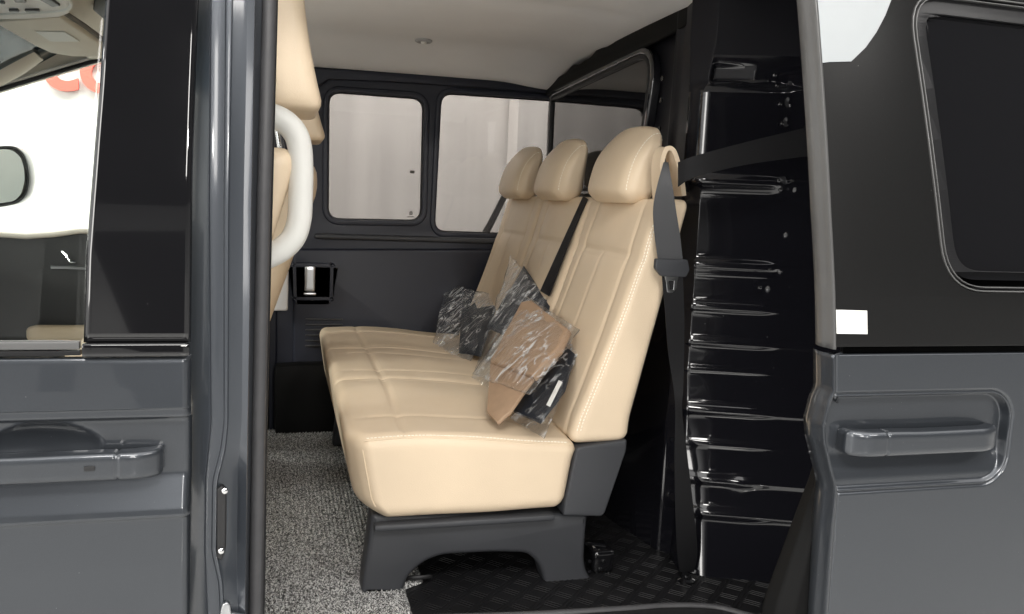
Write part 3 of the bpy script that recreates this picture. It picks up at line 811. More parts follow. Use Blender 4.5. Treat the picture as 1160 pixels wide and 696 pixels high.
# sun visor with a white label
vpl = [onP(u, v, (-.5, 1.45, .37), (.30, .12, 1)) for u, v in [(-10, 22), (68, 16), (116, 48), (116, 61), (84, 61), (60, 57), (40, 48), (0, 25)]]
def slab3(name, P3, th, ma, parent, bevel=.004):
    P3 = [Vector(p) for p in P3]; c = sum(P3, Vector()) / len(P3)
    n = Vector()
    for a, b in zip(P3, P3[1:] + P3[:1]): n += (a - c).cross(b - c)
    n.normalize(); e1 = (P3[1] - P3[0]).normalized(); e1 = (e1 - n * e1.dot(n)).normalized(); e2 = n.cross(e1)
    ol = [((p - c).dot(e1), (p - c).dot(e2)) for p in P3]
    return link(name, plate_mesh([ol], th, bevel, warp=lambda q: c + e1 * q.x + e2 * q.y + n * q.z), ma, parent)
vis = slab3('sun_visor', vpl, .022, M['beige'], van, .006)
lbl = [onP(u, v, (-.5, 1.45, .356), (.30, .12, 1)) for u, v in [(40.5, 36), (74, 36.5), (90, 47), (57.5, 47)]]
slab3('label_sticker', lbl, .002, M['paper'], vis, 0)
tube('visor_edge', [onP(u, v, (-.5, 1.45, .375), (.30, .12, 1)) for u, v in ((72, 14), (95, 29), (118, 46))], .007, M['mark'], vis, 8)
# overhead console
cpl = [onP(u, v, (-.45, 1.0, .40), (.25, .05, 1)) for u, v in [(-60, -12), (72, -12), (81, 2), (80, 10), (70, 14), (40, 16), (0, 17.5), (-60, 18)]]
con = slab3('overhead_console', cpl, .03, M['headliner'], van, .008)
tube('console_rim', smooth_path([onP(u, v, (-.45, 1.0, .384), (.25, .05, 1)) for u, v in ((-40, 17), (0, 16.5), (40, 15), (68, 13), (79, 9), (80, 2), (72, -10))], 5), .004, M['paper'], con, 8)
for (a, b, c_, d) in (((14, -3), (26, -3), (30, 2), (18, 2)), ((42, -3), (56, -3), (68, 6), (60, 7)), ((0, 2), (4, 2), (6, 4), (1, 4)), ((10, 11), (20, 11), (22, 13), (11, 13)), ((28, 11), (44, 11), (45, 13), (30, 13))):
    slab3('console_button', [onP(u, v, (-.45, 1.0, .381), (.25, .05, 1)) for u, v in (a, b, c_, d)], .006, M['black'], con, .001)
slab3('grab_recess', [onP(u, v, (-.4, 1.6, .42), (.2, .3, 1)) for u, v in ((106, 8), (108, -6), (124, -6), (124, 24))], .02, M['black'], van, .003)
# far door mirror outside
mir = [(-40, 170), (8, 165), (18, 166), (27, 173), (32, 186), (34, 205), (30, 222), (20, 231), (0, 235), (-40, 237)]
mo = round_poly(px(mir, 2.15), .02); 
mb = plateY('door_mirror', [mo], 2.20, .10, M['gloss'], van, .02)
mi = px([(-40, 174), (6, 169), (15, 171), (23, 178), (27, 190), (28, 205), (24, 220), (16, 228), (0, 230.5), (-40, 232)], 2.145)
plateY('mirror_glass_painted', [round_poly(mi, .015)], 2.146, .004, M['mirror'], mb)
plateY('mirror_edge', [mo, inset(mo, .008)], 2.152, .012, M['black'], mb, .003)

# white grab bar beside the opening
gb = smooth_path([onY(u, v, .26) for u, v in ((292, 128), (308, 131.5), (322, 138), (333, 149), (339, 164), (341, 190), (340.5, 222), (339, 248), (333, 268), (321, 281), (306, 289.5), (288, 296))], 6)
tube('grab_bar', gb, lambda t: (.0215, .0245), M['white'], van, 18)

# ------------------------------------------------------------------ carpet mat
def carpet():
    x1 = [(-.05, None)]
    bm = bmesh.new(); nx, ny = 150, 520; rows = []
    rnd = random.Random(3)
    for j in range(ny):
        y = lerp(.36, 1.93, j / (ny - 1)); row = []
        xr = .285 if y < .52 else .34
        for i in range(nx):
            x = lerp(-.14, .29 + .05 * ss(.5, .54, y), i / (nx - 1))
            h = .010 + .0022 * math.sin(x * 2 * math.pi / .0115) * 1 + rnd.uniform(-.003, .003)
            ex = min(1, min(i, nx - 1 - i) / 3, min(j, ny - 1 - j) / 3)
            row.append(bm.verts.new((x + rnd.uniform(-.0008, .0008), y + rnd.uniform(-.0008, .0008) + (.006 * math.sin(x * 40) + .02 * (x - .1) if j == 0 else 0), FLOOR + .001 + h * ex)))
        rows.append(row)
    for a, b in zip(rows, rows[1:]):
        for k in range(nx - 1): bm.faces.new((a[k], a[k + 1], b[k + 1], b[k]))
    o = link('floor_mat', from_bm(bm), M['carpet'], None, auto=False)
    return tag(o, 'grey speckled looped carpet mat on the van floor in front of bench', 'floor mat')
carpet()

# ------------------------------------------------------------------ bench seat
bench = thing('bench_seat', 'cream leather three-place bench seat on dark grey frame with three headrests', 'bench seat')
Y0, Y1 = .455, 1.885
# cushion: X .15 .. .70, Z -.745 .. -.54
cxm, cym, czm = .425, (Y0 + Y1) / 2, -.645
csz = (.55, Y1 - Y0, .20); cr = .032
seamsY = [Y0 + .14, Y0 + .44, Y0 + .58, Y0 + .85, Y0 + .99, Y0 + 1.29]
majorY = [Y0 + .475, Y0 + .955]
seamX = .275
def cushion_def(p):
    x, y, z = p
    t = (z - (czm - .1)) / .2                       # 0 bottom .. 1 top
    fx = (x - .15) / .55                            # 0 front .. 1 rear
    # the front leans out a little at the top, and the cushion falls towards its rear
    x += -.015 * t * (1 - fx) + .03 * (1 - t) * (1 - fx) * .8
    x += -.03 * (1 - t) * fx
    top = ss(.55, .95, t)
    z += top * (-.030 * ss(.1, 1, fx) + .020 * math.sin(math.pi * min(1, fx * 1.05)) * 0)
    front = ss(.35, 0, fx) if False else 1 - ss(0, .35, fx)
    # crown of each place
    cy = (y - Y0) / (Y1 - Y0)
    z += top * .010 * math.sin(math.pi * min(1, max(0, fx))) + ss(.3, 1, t) * .030 * ss(.0, .40, y - Y0)
    # seams
    g = 0
    inside = ss(0, .05, min(y - Y0, Y1 - y) )
    for s_ in majorY: g += .007 * gs(y - s_, .0042) + .0032 * gs(y - s_, .020)
    for s_ in seamsY: g += .0030 * gs(y - s_, .004) * (1 if x > .2 else 0) + .0012 * gs(y - s_, .014)
    g += .0045 * gs(x - seamX, .0042) + .002 * gs(x - seamX, .016)
    z -= top * g * inside
    x += (1 - ss(0, .12, fx)) * sum(.0028 * gs(y - s_, .006) for s_ in majorY)
    x += .030 * (1 - ss(0, .11, y - Y0)) ** 2 * (1 - ss(0, .30, fx)) + .022 * (1 - ss(0, .35, t)) ** 2 * (1 - ss(0, .25, fx))
    # near end: edge welt
    e = y - Y0
    return (x, y, z + .003 * noise.noise(Vector((x * 7, y * 7, z * 7))))
bm = bmesh.new(); rbox_into(bm, csz, cr, (90, 230, 22), cushion_def, (cxm, cym, czm))
cush = link('seat_cushion', from_bm(bm), M['leather'], bench, auto=False)
def edge_pt(x, k, y0=None, out=.0006):
    """point on the near top edge of the cushion; k turns from end face (0) to top (1)"""
    a = k * math.pi / 2
    return Vector(cushion_def((x, Y0 + cr - (cr + out) * math.cos(a), czm + .1 - cr + (cr + out) * math.sin(a))))
path = [edge_pt(lerp(.175, .675, k / 60), .58) for k in range(61)]
dashes('stitching', path, M['thread'], cush)
tube('welt_seam', [edge_pt(lerp(.165, .685, k / 60), .46, out=.0002) for k in range(61)], .0016, M['leather'], cush, 6)
fr = []
for k in range(40):      # corner seam running down the front end
    z = lerp(czm + .1 - cr, czm - .1 + cr, k / 39); a = math.pi / 4
    fr.append(Vector(cushion_def((.15 + cr - (cr + .0004) * math.cos(a), Y0 + cr - (cr + .0004) * math.sin(a), z))))
tube('welt_seam', fr, .0014, M['leather'], cush, 6)

# backrest: three padded sections, section plane X-Z
def back_axis(z):   # front face X at height z, near end
    t = (z + .575) / .60
    return .672 + .205 * t + .012 * math.sin(math.pi * max(0, min(1, t)))
def back_rear(z):
    t = (z + .575) / .60
    return .825 + .135 * t
ZB, ZT = -.585, .018
def back_def(y0, y1, panel=True):
    def f(p):
        fx, y, z = p                              # fx: 0 front .. 1 rear in units of .14 m
        t = (z - ZB) / (ZT - ZB)
        a, b = back_axis(z), back_rear(z)
        u = fx / .14
        x = lerp(a, b, u)
        frontness = 1 - ss(.0, .35, u)
        yc = (y - y0) / (y1 - y0)
        # side bolsters and seams in the front face
        g = 0
        if panel:
            w_ = min(yc, 1 - yc) * (y1 - y0)
            sw = .055 + .03 * t
            g += .0045 * gs(w_ - sw, .0045) + .0016 * gs(w_ - sw, .018)
            g += .0048 * gs(z - (-.125 - .0 * yc), .0045) * (1 if w_ > sw else 0) + .003 * gs(z + .125, .02)
            g += .003 * gs((y - (y0 + y1) / 2), .005) * (z < -.125)
            g -= .010 * math.sin(math.pi * yc) * math.sin(math.pi * max(0, min(1, t)))
        x += g * frontness
        x += .008 * (1 - ss(0, .12, t))
        return (x, y, z + .002 * noise.noise(Vector((x * 9, y * 9, z * 9))))
    return f
def onB(u, v, off=0):   # point on the backrest's front plane
    return onP(u, v, (back_axis(-.3) - off, 0, -.3), (1, 0, -(back_axis(.0) - back_axis(-.575)) / .575))
ysplit1 = onB(660, 225).y; ysplit2 = onB(612, 232).y if False else 1.36
ysplit1 = .945
secs = [(Y0 + .01, ysplit1 - .002), (ysplit1 + .002, 1.407), (1.411, Y1)]
for k, (a, b) in enumerate(secs):
    bm = bmesh.new(); f = back_def(a, b)
    rbox_into(bm, (.14, b - a, ZT - ZB), .026, (12, 70, 90), f, (.07, (a + b) / 2, (ZT + ZB) / 2))
    bk = link('backrest', from_bm(bm), M['leather'], bench, auto=False)
    if k == 0:
        r = .026
        def bp(z, ang, out=.0006): return Vector(f((r - (r + out) * math.sin(ang), a + r - (r + out) * math.cos(ang), z)))
        dashes('stitching', [bp(lerp(ZB + .035, ZT - .03, q / 80), math.radians(40)) for q in range(81)], M['thread'], bk)
        dashes('stitching', [bp(lerp(ZB + .035, ZT - .03, q / 80), math.radians(22)) for q in range(81)], M['thread'], bk)
        tube('welt_seam', [bp(lerp(ZB + .03, ZT - .025, q / 60), math.radians(31), .0001) for q in range(61)], .0014, M['leather'], bk, 6)
# headrests
def headrest(y0, y1, x0, zb, zt, parent, ma):
    W = y1 - y0; H = zt - zb; D = .13
    def f(p):
        x, y, z = p; t = (z + H / 2) / H; yy = y / (W / 2); u = (x + D / 2) / D
        xf = x0 + .072 * max(0, t) ** 2.0 + .010 * (1 - ss(0, .15, t)) + .018 * yy * yy      # front face sweeps back towards the top
        xb = x0 + .108 + .016 * t
        zz = z - .020 * yy * yy * ss(.5, 1, t) + .010 * (u - .5) * ss(.5, 1, t)
        return (lerp(xf, xb, u), y * (1 - .05 * ss(.6, 1, t) - .03 * (1 - t)) + (y0 + y1) / 2, zz + (zb + zt) / 2)
    bm = bmesh.new(); rbox_into(bm, (D, W, H), .046, (22, 30, 26), f)
    h = link('headrest', from_bm(bm), ma, parent, auto=False)
    r = .046
    # stitched seam round the near side
    pth = []
    for k in range(70):
        a = math.radians(lerp(200, 20, k / 69)); ca, sa = math.cos(a), math.sin(a)
        ex = max(-D / 2 + r, min(D / 2 - r, ca * 9)); ez = max(-H / 2 + r, min(H / 2 - r, sa * 9)) if abs(sa) > .2 else sa / .2 * (H / 2 - r)
        q = Vector((ex + ca * r * .78, -W / 2 + r - r * .63, ez + sa * r * .78))
        pth.append(Vector(f(q)) )
    dashes('stitching', pth, M['thread'], h)
    for s_ in (-.25, .25):
        tube('headrest_post', [(x0 + .085, (y0 + y1) / 2 + s_ * W, zb - .05), (x0 + .085, (y0 + y1) / 2 + s_ * W, zb + .03)], .006, M['chrome'], h, 8)
    return h
headrest(.575, .885, .815, .004, .208, bench, M['leather'])
headrest(1.09, 1.385, .805, .004, .204, bench, M['leather'])
headrest(1.55, 1.845, .80, .004, .202, bench, M['leather'])
# belt guide loop on the near shoulder
gl = [onY(u, v, .50) for u, v in ((748, 232), (746, 200), (747, 180), (752, 169), (759, 171), (764, 184), (768, 200), (771, 222))]
gl = smooth_path(gl, 5)
bm = bmesh.new(); ribbon_into(bm, [q + Vector((0, -.020, 0)) for q in gl], [q + Vector((0, .030, 0)) for q in gl], .011)
link('belt_guide', from_bm(bm), M['leather'], bench)
# frame: near side panel with an arch, far side panel, cross beams
fr_px = [(421, 583), (655, 583), (666, 584), (664, 600), (662, 632), (664, 648), (678, 668), (620, 671), (616, 655), (611, 640), (598, 627), (560, 626), (500, 629), (478, 638), (461, 655), (456, 673), (409, 673), (411, 655)]
rr_ = [.01, .01, .008, .012, .01, .02, .006, .006, .01, .02, .02, .02, .03, .03, .02, .006, .006, .02]
fol = round_poly(px(fr_px, .49), rr_)
frame = plateY('seat_frame', [fol], .525, .075, M['grey_plastic'], bench, .012)
fr2 = plateY('seat_frame', [fol], 1.70, .075, M['grey_plastic'], bench, .012)
lip = [onY(u, v, .484) for u, v in ((424, 604), (440, 607), (520, 604), (600, 600), (618, 604), (628, 612), (640, 612), (660, 609))]
bm = bmesh.new(); rbox_into(bm, (.40, 1.15, .05), .01, (4, 4, 4), None, (.42, 1.11, -.775)); link('seat_pan', from_bm(bm), M['black'], bench)
# ridge on the near panel
rbox('frame_rib', (onY(528, 590, .48).x, .492, onY(528, 590, .48).z), (.44, .062, .018), .008, M['grey_plastic'], frame, (20, 6, 6))
# hinge cover plate beside the cushion rear
hp = px([(652, 506), (709, 497), (708, 510), (684, 580), (680, 584), (637, 583), (638, 572)], .47)
plateY('hinge_cover', [round_poly(hp, [.01, .006, .01, .01, .006, .006, .01])], .49, .06, M['grey_plastic'], bench, .006)
# floor latch with chrome bits behind the near leg
ln = onZ(684, 650, FLOOR)
latch = rbox('floor_latch', (ln.x, ln.y + .04, FLOOR + .03), (.058, .08, .06), .010, M['gloss'], bench, (8, 8, 8))
for u, v in ((668, 636), (676, 632), (684, 636), (668, 648), (680, 645), (690, 650), (684, 660)):
    p = onY(u, v, ln.y - .001); lathe('latch_bolt', [(.005, -.02), (.005, .002), (.003, .004), (.001, .004)], p, (0, -1, .3), M['gloss'], latch, 10)
tube('latch_pin', [onY(662, 616, ln.y + .03), onY(686, 618, ln.y + .03)], .004, M['gloss'], latch, 8)
# small loop anchor under the bench
q = onZ(474, 656, FLOOR + .01)
tube('anchor_loop', smooth_path([q + Vector((-.028, 0, 0)), q + Vector((-.026, -.012, .01)), q + Vector((0, -.018, .012)), q + Vector((.026, -.012, .01)), q + Vector((.028, 0, 0))], 5), .0055, M['black'], bench, 8)

# ------------------------------------------------------------------ seat belts
near_belt = thing('seat_belt', 'black seat belt hanging down the near side of bench to floor', 'seat belt', group='seat belts on the bench')
up_l = [onY(925, 142, .33), onY(850, 160, .37), onY(790, 176, .41), onY(768, 184, .44)]
up_r = [onY(925, 176, .33), onY(850, 186, .37), onY(790, 200, .41), onY(768, 212, .44)]
ribbon('webbing', up_l, up_r, .0016, M['web'], near_belt)
dn_l = [onY(752, 184, .462), onY(745, 208, .450), onY(740, 235, .445), onY(741, 262, .440), onY(746, 300, .432)]
dn_r = [onY(757, 184, .448), onY(762, 212, .438), onY(766, 240, .435), onY(770, 265, .432), onY(774, 300, .428)]
ribbon('webbing', dn_l, dn_r, .0016, M['webgrey'], near_belt)
lo_l = [onY(749, 305, .436), onY(753, 350, .425), onY(757, 400, .42), onY(763, 440, .42), onY(765, 468, .42), onY(764, 520, .43), onY(765, 580, .44), onY(767, 625, .45), onY(770, 648, .45)]
lo_r = [onY(773, 305, .43), onY(775, 350, .42), onY(775, 400, .415), onY(774, 440, .408), onY(773, 468, .405), onY(779, 520, .42), onY(786, 580, .435), onY(790, 625, .445), onY(786, 648, .45)]
ribbon('webbing', lo_l, lo_r, .0016, M['web'], near_belt)
tg = round_poly(px([(742, 293), (778, 294), (780, 306), (776, 314), (748, 313), (741, 304)], .43), .004)
plateY('belt_tongue', [tg], .430, .016, M['grey_plastic'], near_belt, .004)
tm = round_poly(px([(752, 312), (768, 313), (766, 320), (764, 332), (755, 331), (754, 320)], .43), .002)
th_ = round_poly(px([(757, 318), (763, 318), (762, 328), (758, 328)], .43), .001)
plateY('belt_latch', [tm, th_], .428, .004, M['steel'], near_belt, .0008)
p = onZ(777, 659, FLOOR)
lathe('floor_anchor', [(.022, 0), (.022, .006), (.014, .010), (.012, .020), (.006, .022), (.002, .022)], p, (0, 0, 1), M['gloss'], near_belt, 16)
for (ul, ur, lab) in (([(661, 222), (640, 268), (612, 330)], [(666, 226), (647, 270), (622, 336)], 'black seat belt strap between the near and middle backrests'),
                 ([(568, 222), (551, 255), (533, 285), (520, 310)], [(575, 222), (558, 257), (540, 290), (528, 314)], 'black seat belt strap with buckle by the far end of bench')):
    t = thing('seat_belt', lab, 'seat belt', group='seat belts on the bench')
    L = smooth_path([onB(u, v, .012) for u, v in ul], 6); R = smooth_path([onB(u, v, .012) for u, v in ur], 6)
    bm = bmesh.new(); ribbon_into(bm, L, R, .002); link('webbing', from_bm(bm), M['web'], t)
    if 'buckle' in lab:
        a = onB(531, 297, .02)
        rbox('buckle', tuple(a), (.035, .05, .065), .008, M['black'], t, (6, 6, 6))
        tube('buckle_stalk', [onB(526, 303, .018), onB(516, 328, .015)], .006, M['steel'], t, 8)

# ------------------------------------------------------------------ front seats
def front_seat(label, yc, xr, ztop_h, zbot_h, ztop_b, wh):
    t = thing('front_seat', label, 'car seat', group='front seats')
    H = ztop_h - zbot_h
    def f(p):
        q = (p.z - (zbot_h + ztop_h) / 2) / (H / 2)
        return (p.x - .022 * q + .006 * q * q, p.y * 1.0, p.z)
    bm = bmesh.new(); rbox_into(bm, (.12, wh, H), .026, (12, 14, 16), f, (xr - .06, yc, (zbot_h + ztop_h) / 2)); h = link('headrest', from_bm(bm), M['leather'], t)
    for s_ in (-.08, .08): tube('headrest_post', [(xr - .07, yc + s_, zbot_h + .02), (xr - .05, yc + s_, ztop_b - .02)], .007, M['chrome'], h, 10)
    return t
t = front_seat('cream leather front seat nearest the open door behind white grab bar', .46, .052, .40, .158, .07, .27)
def fb(p):
    q = (p.z + .25) / .32; return (p.x + .03 * (-q) * 1 + .0, p.y, p.z)
bm = bmesh.new(); rbox_into(bm, (.14, .46, .62), .04, (12, 20, 24), lambda p: (p.x + .30 * (p.z + .0) - .03, p.y, p.z), (-.03, .46, -.23)); link('backrest', from_bm(bm), M['leather'], t)
bm = bmesh.new(); rbox_into(bm, (.5, .48, .18), .05, (10, 10, 8), None, (-.35, .46, -.55)); link('seat_cushion', from_bm(bm), M['leather'], t)
bm = bmesh.new(); rbox_into(bm, (.44, .40, .29), .02, (6, 6, 6), None, (-.33, .46, -.78)); link('seat_base', from_bm(bm), M['black'], t)
t = front_seat('cream leather front passenger seat on the far side of the cabin', 1.40, .105, .325, .155, .10, .28)
bm = bmesh.new(); rbox_into(bm, (.14, .50, .62), .05, (12, 20, 24), lambda p: (p.x + .34 * min(0, p.z - .0) , p.y, p.z), (.030, 1.40, -.215)); link('backrest', from_bm(bm), M['leather'], t)
bm = bmesh.new(); rbox_into(bm, (.5, .48, .18), .05, (10, 10, 8), None, (-.35, 1.40, -.55)); link('seat_cushion', from_bm(bm), M['leather'], t)
bm = bmesh.new(); rbox_into(bm, (.44, .40, .29), .02, (6, 6, 6), None, (-.33, 1.40, -.78)); link('seat_base', from_bm(bm), M['black'], t)

# ------------------------------------------------------------------ bags and packets on the bench
def pouch_mesh(q, th, amp, n=34, seed=0, freq=14):
    """closed crumpled pouch on a four-cornered outline (3D corners in order)"""
    q = [Vector(p) for p in q]; nn = (q[1] - q[0]).cross(q[3] - q[0]).normalized()
    if nn.dot(CAM - q[0]) < 0: nn = -nn
    bm = bmesh.new(); F_, B_ = [], []
    off = Vector((seed * 3.1, seed * 1.7, 0))
    def base(i, j):
        a, b = i / n, j / n
        return q[0] * (1 - a) * (1 - b) + q[1] * a * (1 - b) + q[2] * a * b + q[3] * (1 - a) * b
    for side, L in ((1, F_), (-1, B_)):
        for i in range(n + 1):
            row = []
            for j in range(n + 1):
                p = base(i, j); a, b = i / n, j / n
                e = min(1, min(a, 1 - a, b, 1 - b) * 5); bul = math.sin(math.pi * a) ** .6 * math.sin(math.pi * b) ** .6
                w_ = noise.noise(p * freq + off) + .5 * abs(noise.noise(Vector((p.x * 2.2, p.y * 2.2, p.z * .8)) * freq + off)) + .12 * noise.noise(p * freq * 3 + off)
                edge = Vector((noise.noise(p * 25 + off), noise.noise(p * 25 - off), noise.noise(p * 21 + off * 2))) * amp * 1.3 
                row.append((p + edge + nn * (side * (th * bul * .5 + .001) + amp * w_ * (.35 + .65 * e))))
            L.append(row)
    def mk(rows, vs=None): return [[bm.verts.new(x) for x in r] for r in rows]
    VF = mk(F_); VB = mk(B_)
    for i in range(n):
        for j in range(n):
            bm.faces.new((VF[i][j], VF[i + 1][j], VF[i + 1][j + 1], VF[i][j + 1])); bm.faces.new((VB[i][j], VB[i][j + 1], VB[i + 1][j + 1], VB[i + 1][j]))
    for k in range(n):
        bm.faces.new((VF[k][0], VB[k][0], VB[k + 1][0], VF[k + 1][0])); bm.faces.new((VF[k][n], VF[k + 1][n], VB[k + 1][n], VB[k][n]))
        bm.faces.new((VF[0][k], VF[0][k + 1], VB[0][k + 1], VB[0][k])); bm.faces.new((VF[n][k], VB[n][k], VB[n][k + 1], VF[n][k + 1]))
    return from_bm(bm)
ZC = -.548
def C_(u, v, up=0): return onZ(u, v, ZC + up)
def mid(u, v, t): return C_(u, v).lerp(onB(u, v, .02), t)
def bag(name, q, th, amp, ma, label, cat, seed, group=None, freq=14):
    o = link(name, pouch_mesh(q, th, amp, 40, seed, freq), ma, None, auto=False)
    return tag(o, label, cat, group=group)
def pl_(pts, P, N): return [onP(u, v, P, N) for u, v in pts]
# planes: each packet leans on the backrest, foot on the cushion
def lean_plane(foot_px, top_px, off=.02):
    a = C_(*foot_px, .01); b = onB(*top_px, off)
    d = (b - a); side = Vector((d.y, -d.x, 0)) if False else Vector((-.25, 1, 0))
    n = d.cross(side).normalized()
    return a, n
G = 'clear plastic bags on the bench'
def sheet_packet(name, pts, A, N, th, ma, parent, seed, amp=.004):
    """flexible flat piece with its own outline"""
    P3 = pl_(pts, A, N); c = sum(P3, Vector()) / len(P3); nn = Vector(N).normalized()
    if nn.dot(CAM - c) < 0: nn = -nn
    e1 = (P3[1] - P3[0]).normalized(); e2 = nn.cross(e1); off = Vector((seed * 2.3, seed, 0))
    ol = dense([((p - c).dot(e1), (p - c).dot(e2)) for p in P3], 5)
    def w_(q):
        p = c + e1 * q.x + e2 * q.y
        return p + nn * (q.z + amp * noise.noise(p * 14 + off) + amp * .8 * noise.noise(p * 33 + off))
    me = plate_mesh([ol], th, th * .35, 2, w_)
    return link(name, me, ma, parent)
A, N = lean_plane((512, 402), (548, 335)); F1 = Vector((-.006, -.006, 0))
bag('plastic_bag', pl_([(506, 320), (566, 337), (534, 409), (489, 396)], A, N), .016, .004, M['film'], 'small clear plastic bag holding a dark piece, farthest from the door', 'plastic bag', 1, G, 9)
tag(sheet_packet('dark_packet', [(524, 340), (529, 352), (538, 343), (541, 350), (563, 346), (545, 404), (520, 400)], A + F1 * -.3, N, .006, M['dark_fabric'], None, 2), 'dark navy jagged piece inside the small farthest plastic bag', 'packet')
A, N = lean_plane((548, 438), (595, 305))
bag('plastic_bag', pl_([(579, 290), (628, 348), (566, 446), (532, 436)], A, N), .022, .005, M['film'], 'tall clear plastic bag in the middle with a dark pointed top', 'plastic bag', 3, G, 9)
tag(sheet_packet('dark_packet', [(594, 302), (625, 348), (596, 392), (552, 372)], A + F1 * -.5, N, .010, M['dark_fabric'], None, 4), 'dark navy packet with pointed top inside the tall middle plastic bag', 'packet')
A, N = lean_plane((598, 488), (640, 392))
bag('plastic_bag', pl_([(634, 378), (656, 398), (616, 497), (578, 474)], A, N), .016, .004, M['film'], 'clear plastic bag with dark contents and white label, nearest the door', 'plastic bag', 5, G, 9)
tag(sheet_packet('dark_packet', [(630, 384), (652, 402), (640, 442), (612, 480), (582, 467)], A + F1 * -.4, N, .010, M['dark_fabric'], None, 6, .003), 'dark packet inside the plastic bag nearest the door', 'packet')
st = pl_([(633, 431), (637, 433), (623, 461), (619, 459)], A + F1 * 1.5, N)
lab = slab3('paper_label', st, .001, M['paper'], None, 0); tag(lab, 'narrow white paper label on the nearest dark packet', 'label')
# cardboard packet: lower flap and a folded sleeve, wrapped in film
A, N = lean_plane((566, 478), (618, 345), .03); A = A + Vector((-.035, -.025, .01))
cp = thing('cardboard_packet', 'folded brown cardboard packet wrapped in clear plastic on the bench', 'packet')
sheet_packet('sleeve', [(592, 345), (604, 343), (646, 376), (636, 396), (606, 430), (557, 412)], A, N, .026, M['card'], cp, 7, .002)
sheet_packet('flap', [(556, 411), (606, 430), (578, 468), (564, 480), (552, 468)], A + Vector((.010, .008, 0)), N, .010, M['card'], cp, 8, .002)
bag('plastic_bag', pl_([(596, 336), (657, 374), (600, 448), (536, 424)], A + Vector((-.004, -.004, 0)), N), .040, .004, M['film'], 'clear plastic bag stretched round the brown cardboard packet', 'plastic bag', 9, G, 8)

# ------------------------------------------------------------------ showroom round the van
bm = bmesh.new(); rbox_into(bm, (18, .2, 6), .01, (2, 2, 2), None, (-1, 4.4, 1.4)); w = link('showroom_wall', from_bm(bm), M['wall']); tag(w, kind='structure')
bm = bmesh.new(); rbox_into(bm, (3.0, .25, 5.4), .01, (2, 2, 2), None, (onY(586, 150, 4.0).x + 1.5, 4.125, 1.2)); w = link('showroom_pilaster', from_bm(bm), M['wall']); tag(w, kind='structure')
bm = bmesh.new(); rbox_into(bm, (90, 90, .1), .01, (2, 2, 2), None, (0, -35, -1.55)); w = link('showroom_floor', from_bm(bm), M['tile']); tag(w, kind='structure')
def mirrored(u, v):   # where the floor seen in the front door's panel lies
    p = onZ(u, v, -1.496); return (p.x, -p.y)
for pts in ([(52, 262), (42, 385), (84, 385), (90, 262)], [(98, 262), (150, 385), (160, 420), (320, 420), (320, 262)]):  # added dark sheets, out of view, that shape the front door's reflection
    bm = bmesh.new(); bm.faces.new([bm.verts.new((*mirrored(u, v), -1.496)) for u, v in pts])
    o = link('dark_reflection_sheet', from_bm(bm), M['rubber'], None); tag(o, kind='structure')
# red lettering on the wall
def letters(txt, height, loc):
    cu = bpy.data.curves.new('t', 'FONT'); cu.body = txt; cu.size = height; cu.extrude = .012; cu.offset = .012 * height / .5
    o = bpy.data.objects.new('t', cu); COL.objects.link(o); bpy.context.view_layer.update()
    me = bpy.data.meshes.new_from_object(o.evaluated_get(bpy.context.evaluated_depsgraph_get())); bpy.data.objects.remove(o)
    me.transform(Matrix.Rotation(math.pi / 2, 4, 'X')); me.transform(Matrix.Translation(loc))
    return link('wall_sign', me, M['red'], None)
a = onY(50, 97, 4.28)
ltr = letters('co', .46, (a.x - .01, 4.28, a.z - .01)); tag(ltr, 'red wall lettering seen through the front door glass', 'sign')

# ------------------------------------------------------------------ light
W = bpy.data.worlds.new('World'); S.world = W; W.use_nodes = True; nt = W.node_tree
bg = nt.nodes['Background']; bg.inputs['Strength'].default_value = 1.0
tc = nt.nodes.new('ShaderNodeTexCoord')
def dirlobe(d, lo, hi):
    """smooth lobe of the environment around direction d"""
    vm = nt.nodes.new('ShaderNodeVectorMath'); vm.operation = 'DOT_PRODUCT'; vm.inputs[1].default_value = Vector(d).normalized()
    nt.links.new(tc.outputs['Generated'], vm.inputs[0])
    mr = nt.nodes.new('ShaderNodeMapRange'); mr.interpolation_type = 'SMOOTHSTEP'; mr.inputs[1].default_value = lo; mr.inputs[2].default_value = hi
    nt.links.new(vm.outputs['Value'], mr.inputs[0]); return mr.outputs[0]
def comb(terms, base):
    cur = None
    for s_, w_ in terms:
        mu = nt.nodes.new('ShaderNodeMath'); mu.operation = 'MULTIPLY_ADD'; mu.inputs[1].default_value = w_; nt.links.new(s_, mu.inputs[0])
        if cur is None: mu.inputs[2].default_value = base
        else: nt.links.new(cur, mu.inputs[2])
        cur = mu.outputs[0]
    return cur
val = comb([(dirlobe((.9, -.45, .15), .72, .95), .08), (dirlobe((-.95, -.35, .1), .7, .95), 1.7), (dirlobe((0, 0, 1), .5, .85), 2.4), (dirlobe((.15, -.62, .77), .90, .96), .3)], .05)
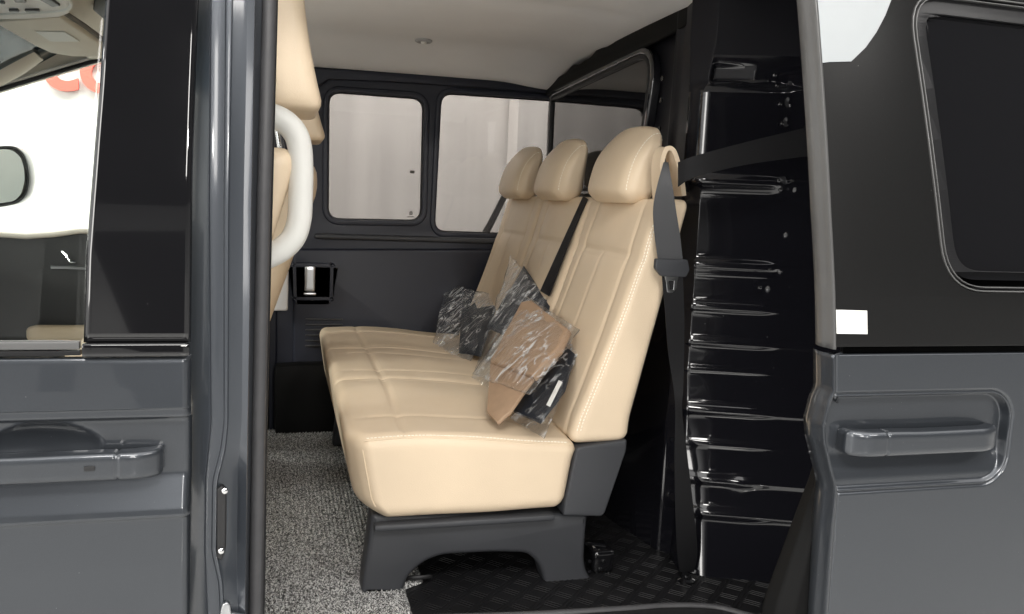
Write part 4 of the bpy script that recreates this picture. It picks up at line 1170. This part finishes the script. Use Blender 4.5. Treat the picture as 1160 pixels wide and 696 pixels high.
cm = nt.nodes.new('ShaderNodeCombineColor')
for k, f_ in enumerate((1.0, .985, .97)):
    mu = nt.nodes.new('ShaderNodeMath'); mu.operation = 'MULTIPLY'; mu.inputs[1].default_value = f_; nt.links.new(val, mu.inputs[0]); nt.links.new(mu.outputs[0], cm.inputs[k])
nt.links.new(cm.outputs[0], bg.inputs['Color'])
def area(name, loc, target, sx_, sy_, power, col=(1, .97, .93)):
    l = bpy.data.lights.new(name, 'AREA'); l.shape = 'RECTANGLE'; l.size = sx_; l.size_y = sy_; l.energy = power; l.color = col
    o = bpy.data.objects.new(name, l); COL.objects.link(o); o.location = loc
    o.rotation_euler = (Vector(target) - Vector(loc)).to_track_quat('-Z', 'Y').to_euler(); return o
area('ceiling_or_fill_lamp', (-.25, -2.7, 2.3), (.6, .7, -.5), 1.7, .5, 74)
area('added_highlight_light', (-.05, -5.0, 1.3), (.6, .5, 0), .85, 1.7, 66)  # added source behind the camera, gives the bulkhead its highlights
area('added_side_light', (-3.1, -3.6, .5), (.9, .5, 0), 1.0, 2.4, 62)  # added light out of view on the left, brightens the bulkhead's corner strips
area('ceiling_or_fill_lamp', (1.75, -13, 2.4), (1.2, 0, -.7), .5, .5, 220)
area('ceiling_or_fill_lamp', (2.6, -3.0, 2.2), (1, 0, -.3), 1.6, .4, 48)
area('ceiling_or_fill_lamp', (-4.6, .6, 1.9), (-.7, 1.2, .2), 1.4, 1.0, 190)  # fill added to brighten the cabin through the windscreen
area('ceiling_or_fill_lamp', (-1.0, 3.1, 2.6), (-1.0, 4.3, .6), 5, .5, 260)
area('ceiling_or_fill_lamp', (1.6, 3.1, 2.6), (1.6, 4.3, .6), 3, .5, 110)

S.render.engine = 'CYCLES'
S.cycles.use_denoising = True
S.cycles.max_bounces = 10; S.cycles.diffuse_bounces = 5; S.cycles.transparent_max_bounces = 24
S.cycles.sample_clamp_indirect = 6
S.view_settings.view_transform = 'Standard'; S.view_settings.look = 'None'; S.view_settings.exposure = 0; S.view_settings.gamma = 1
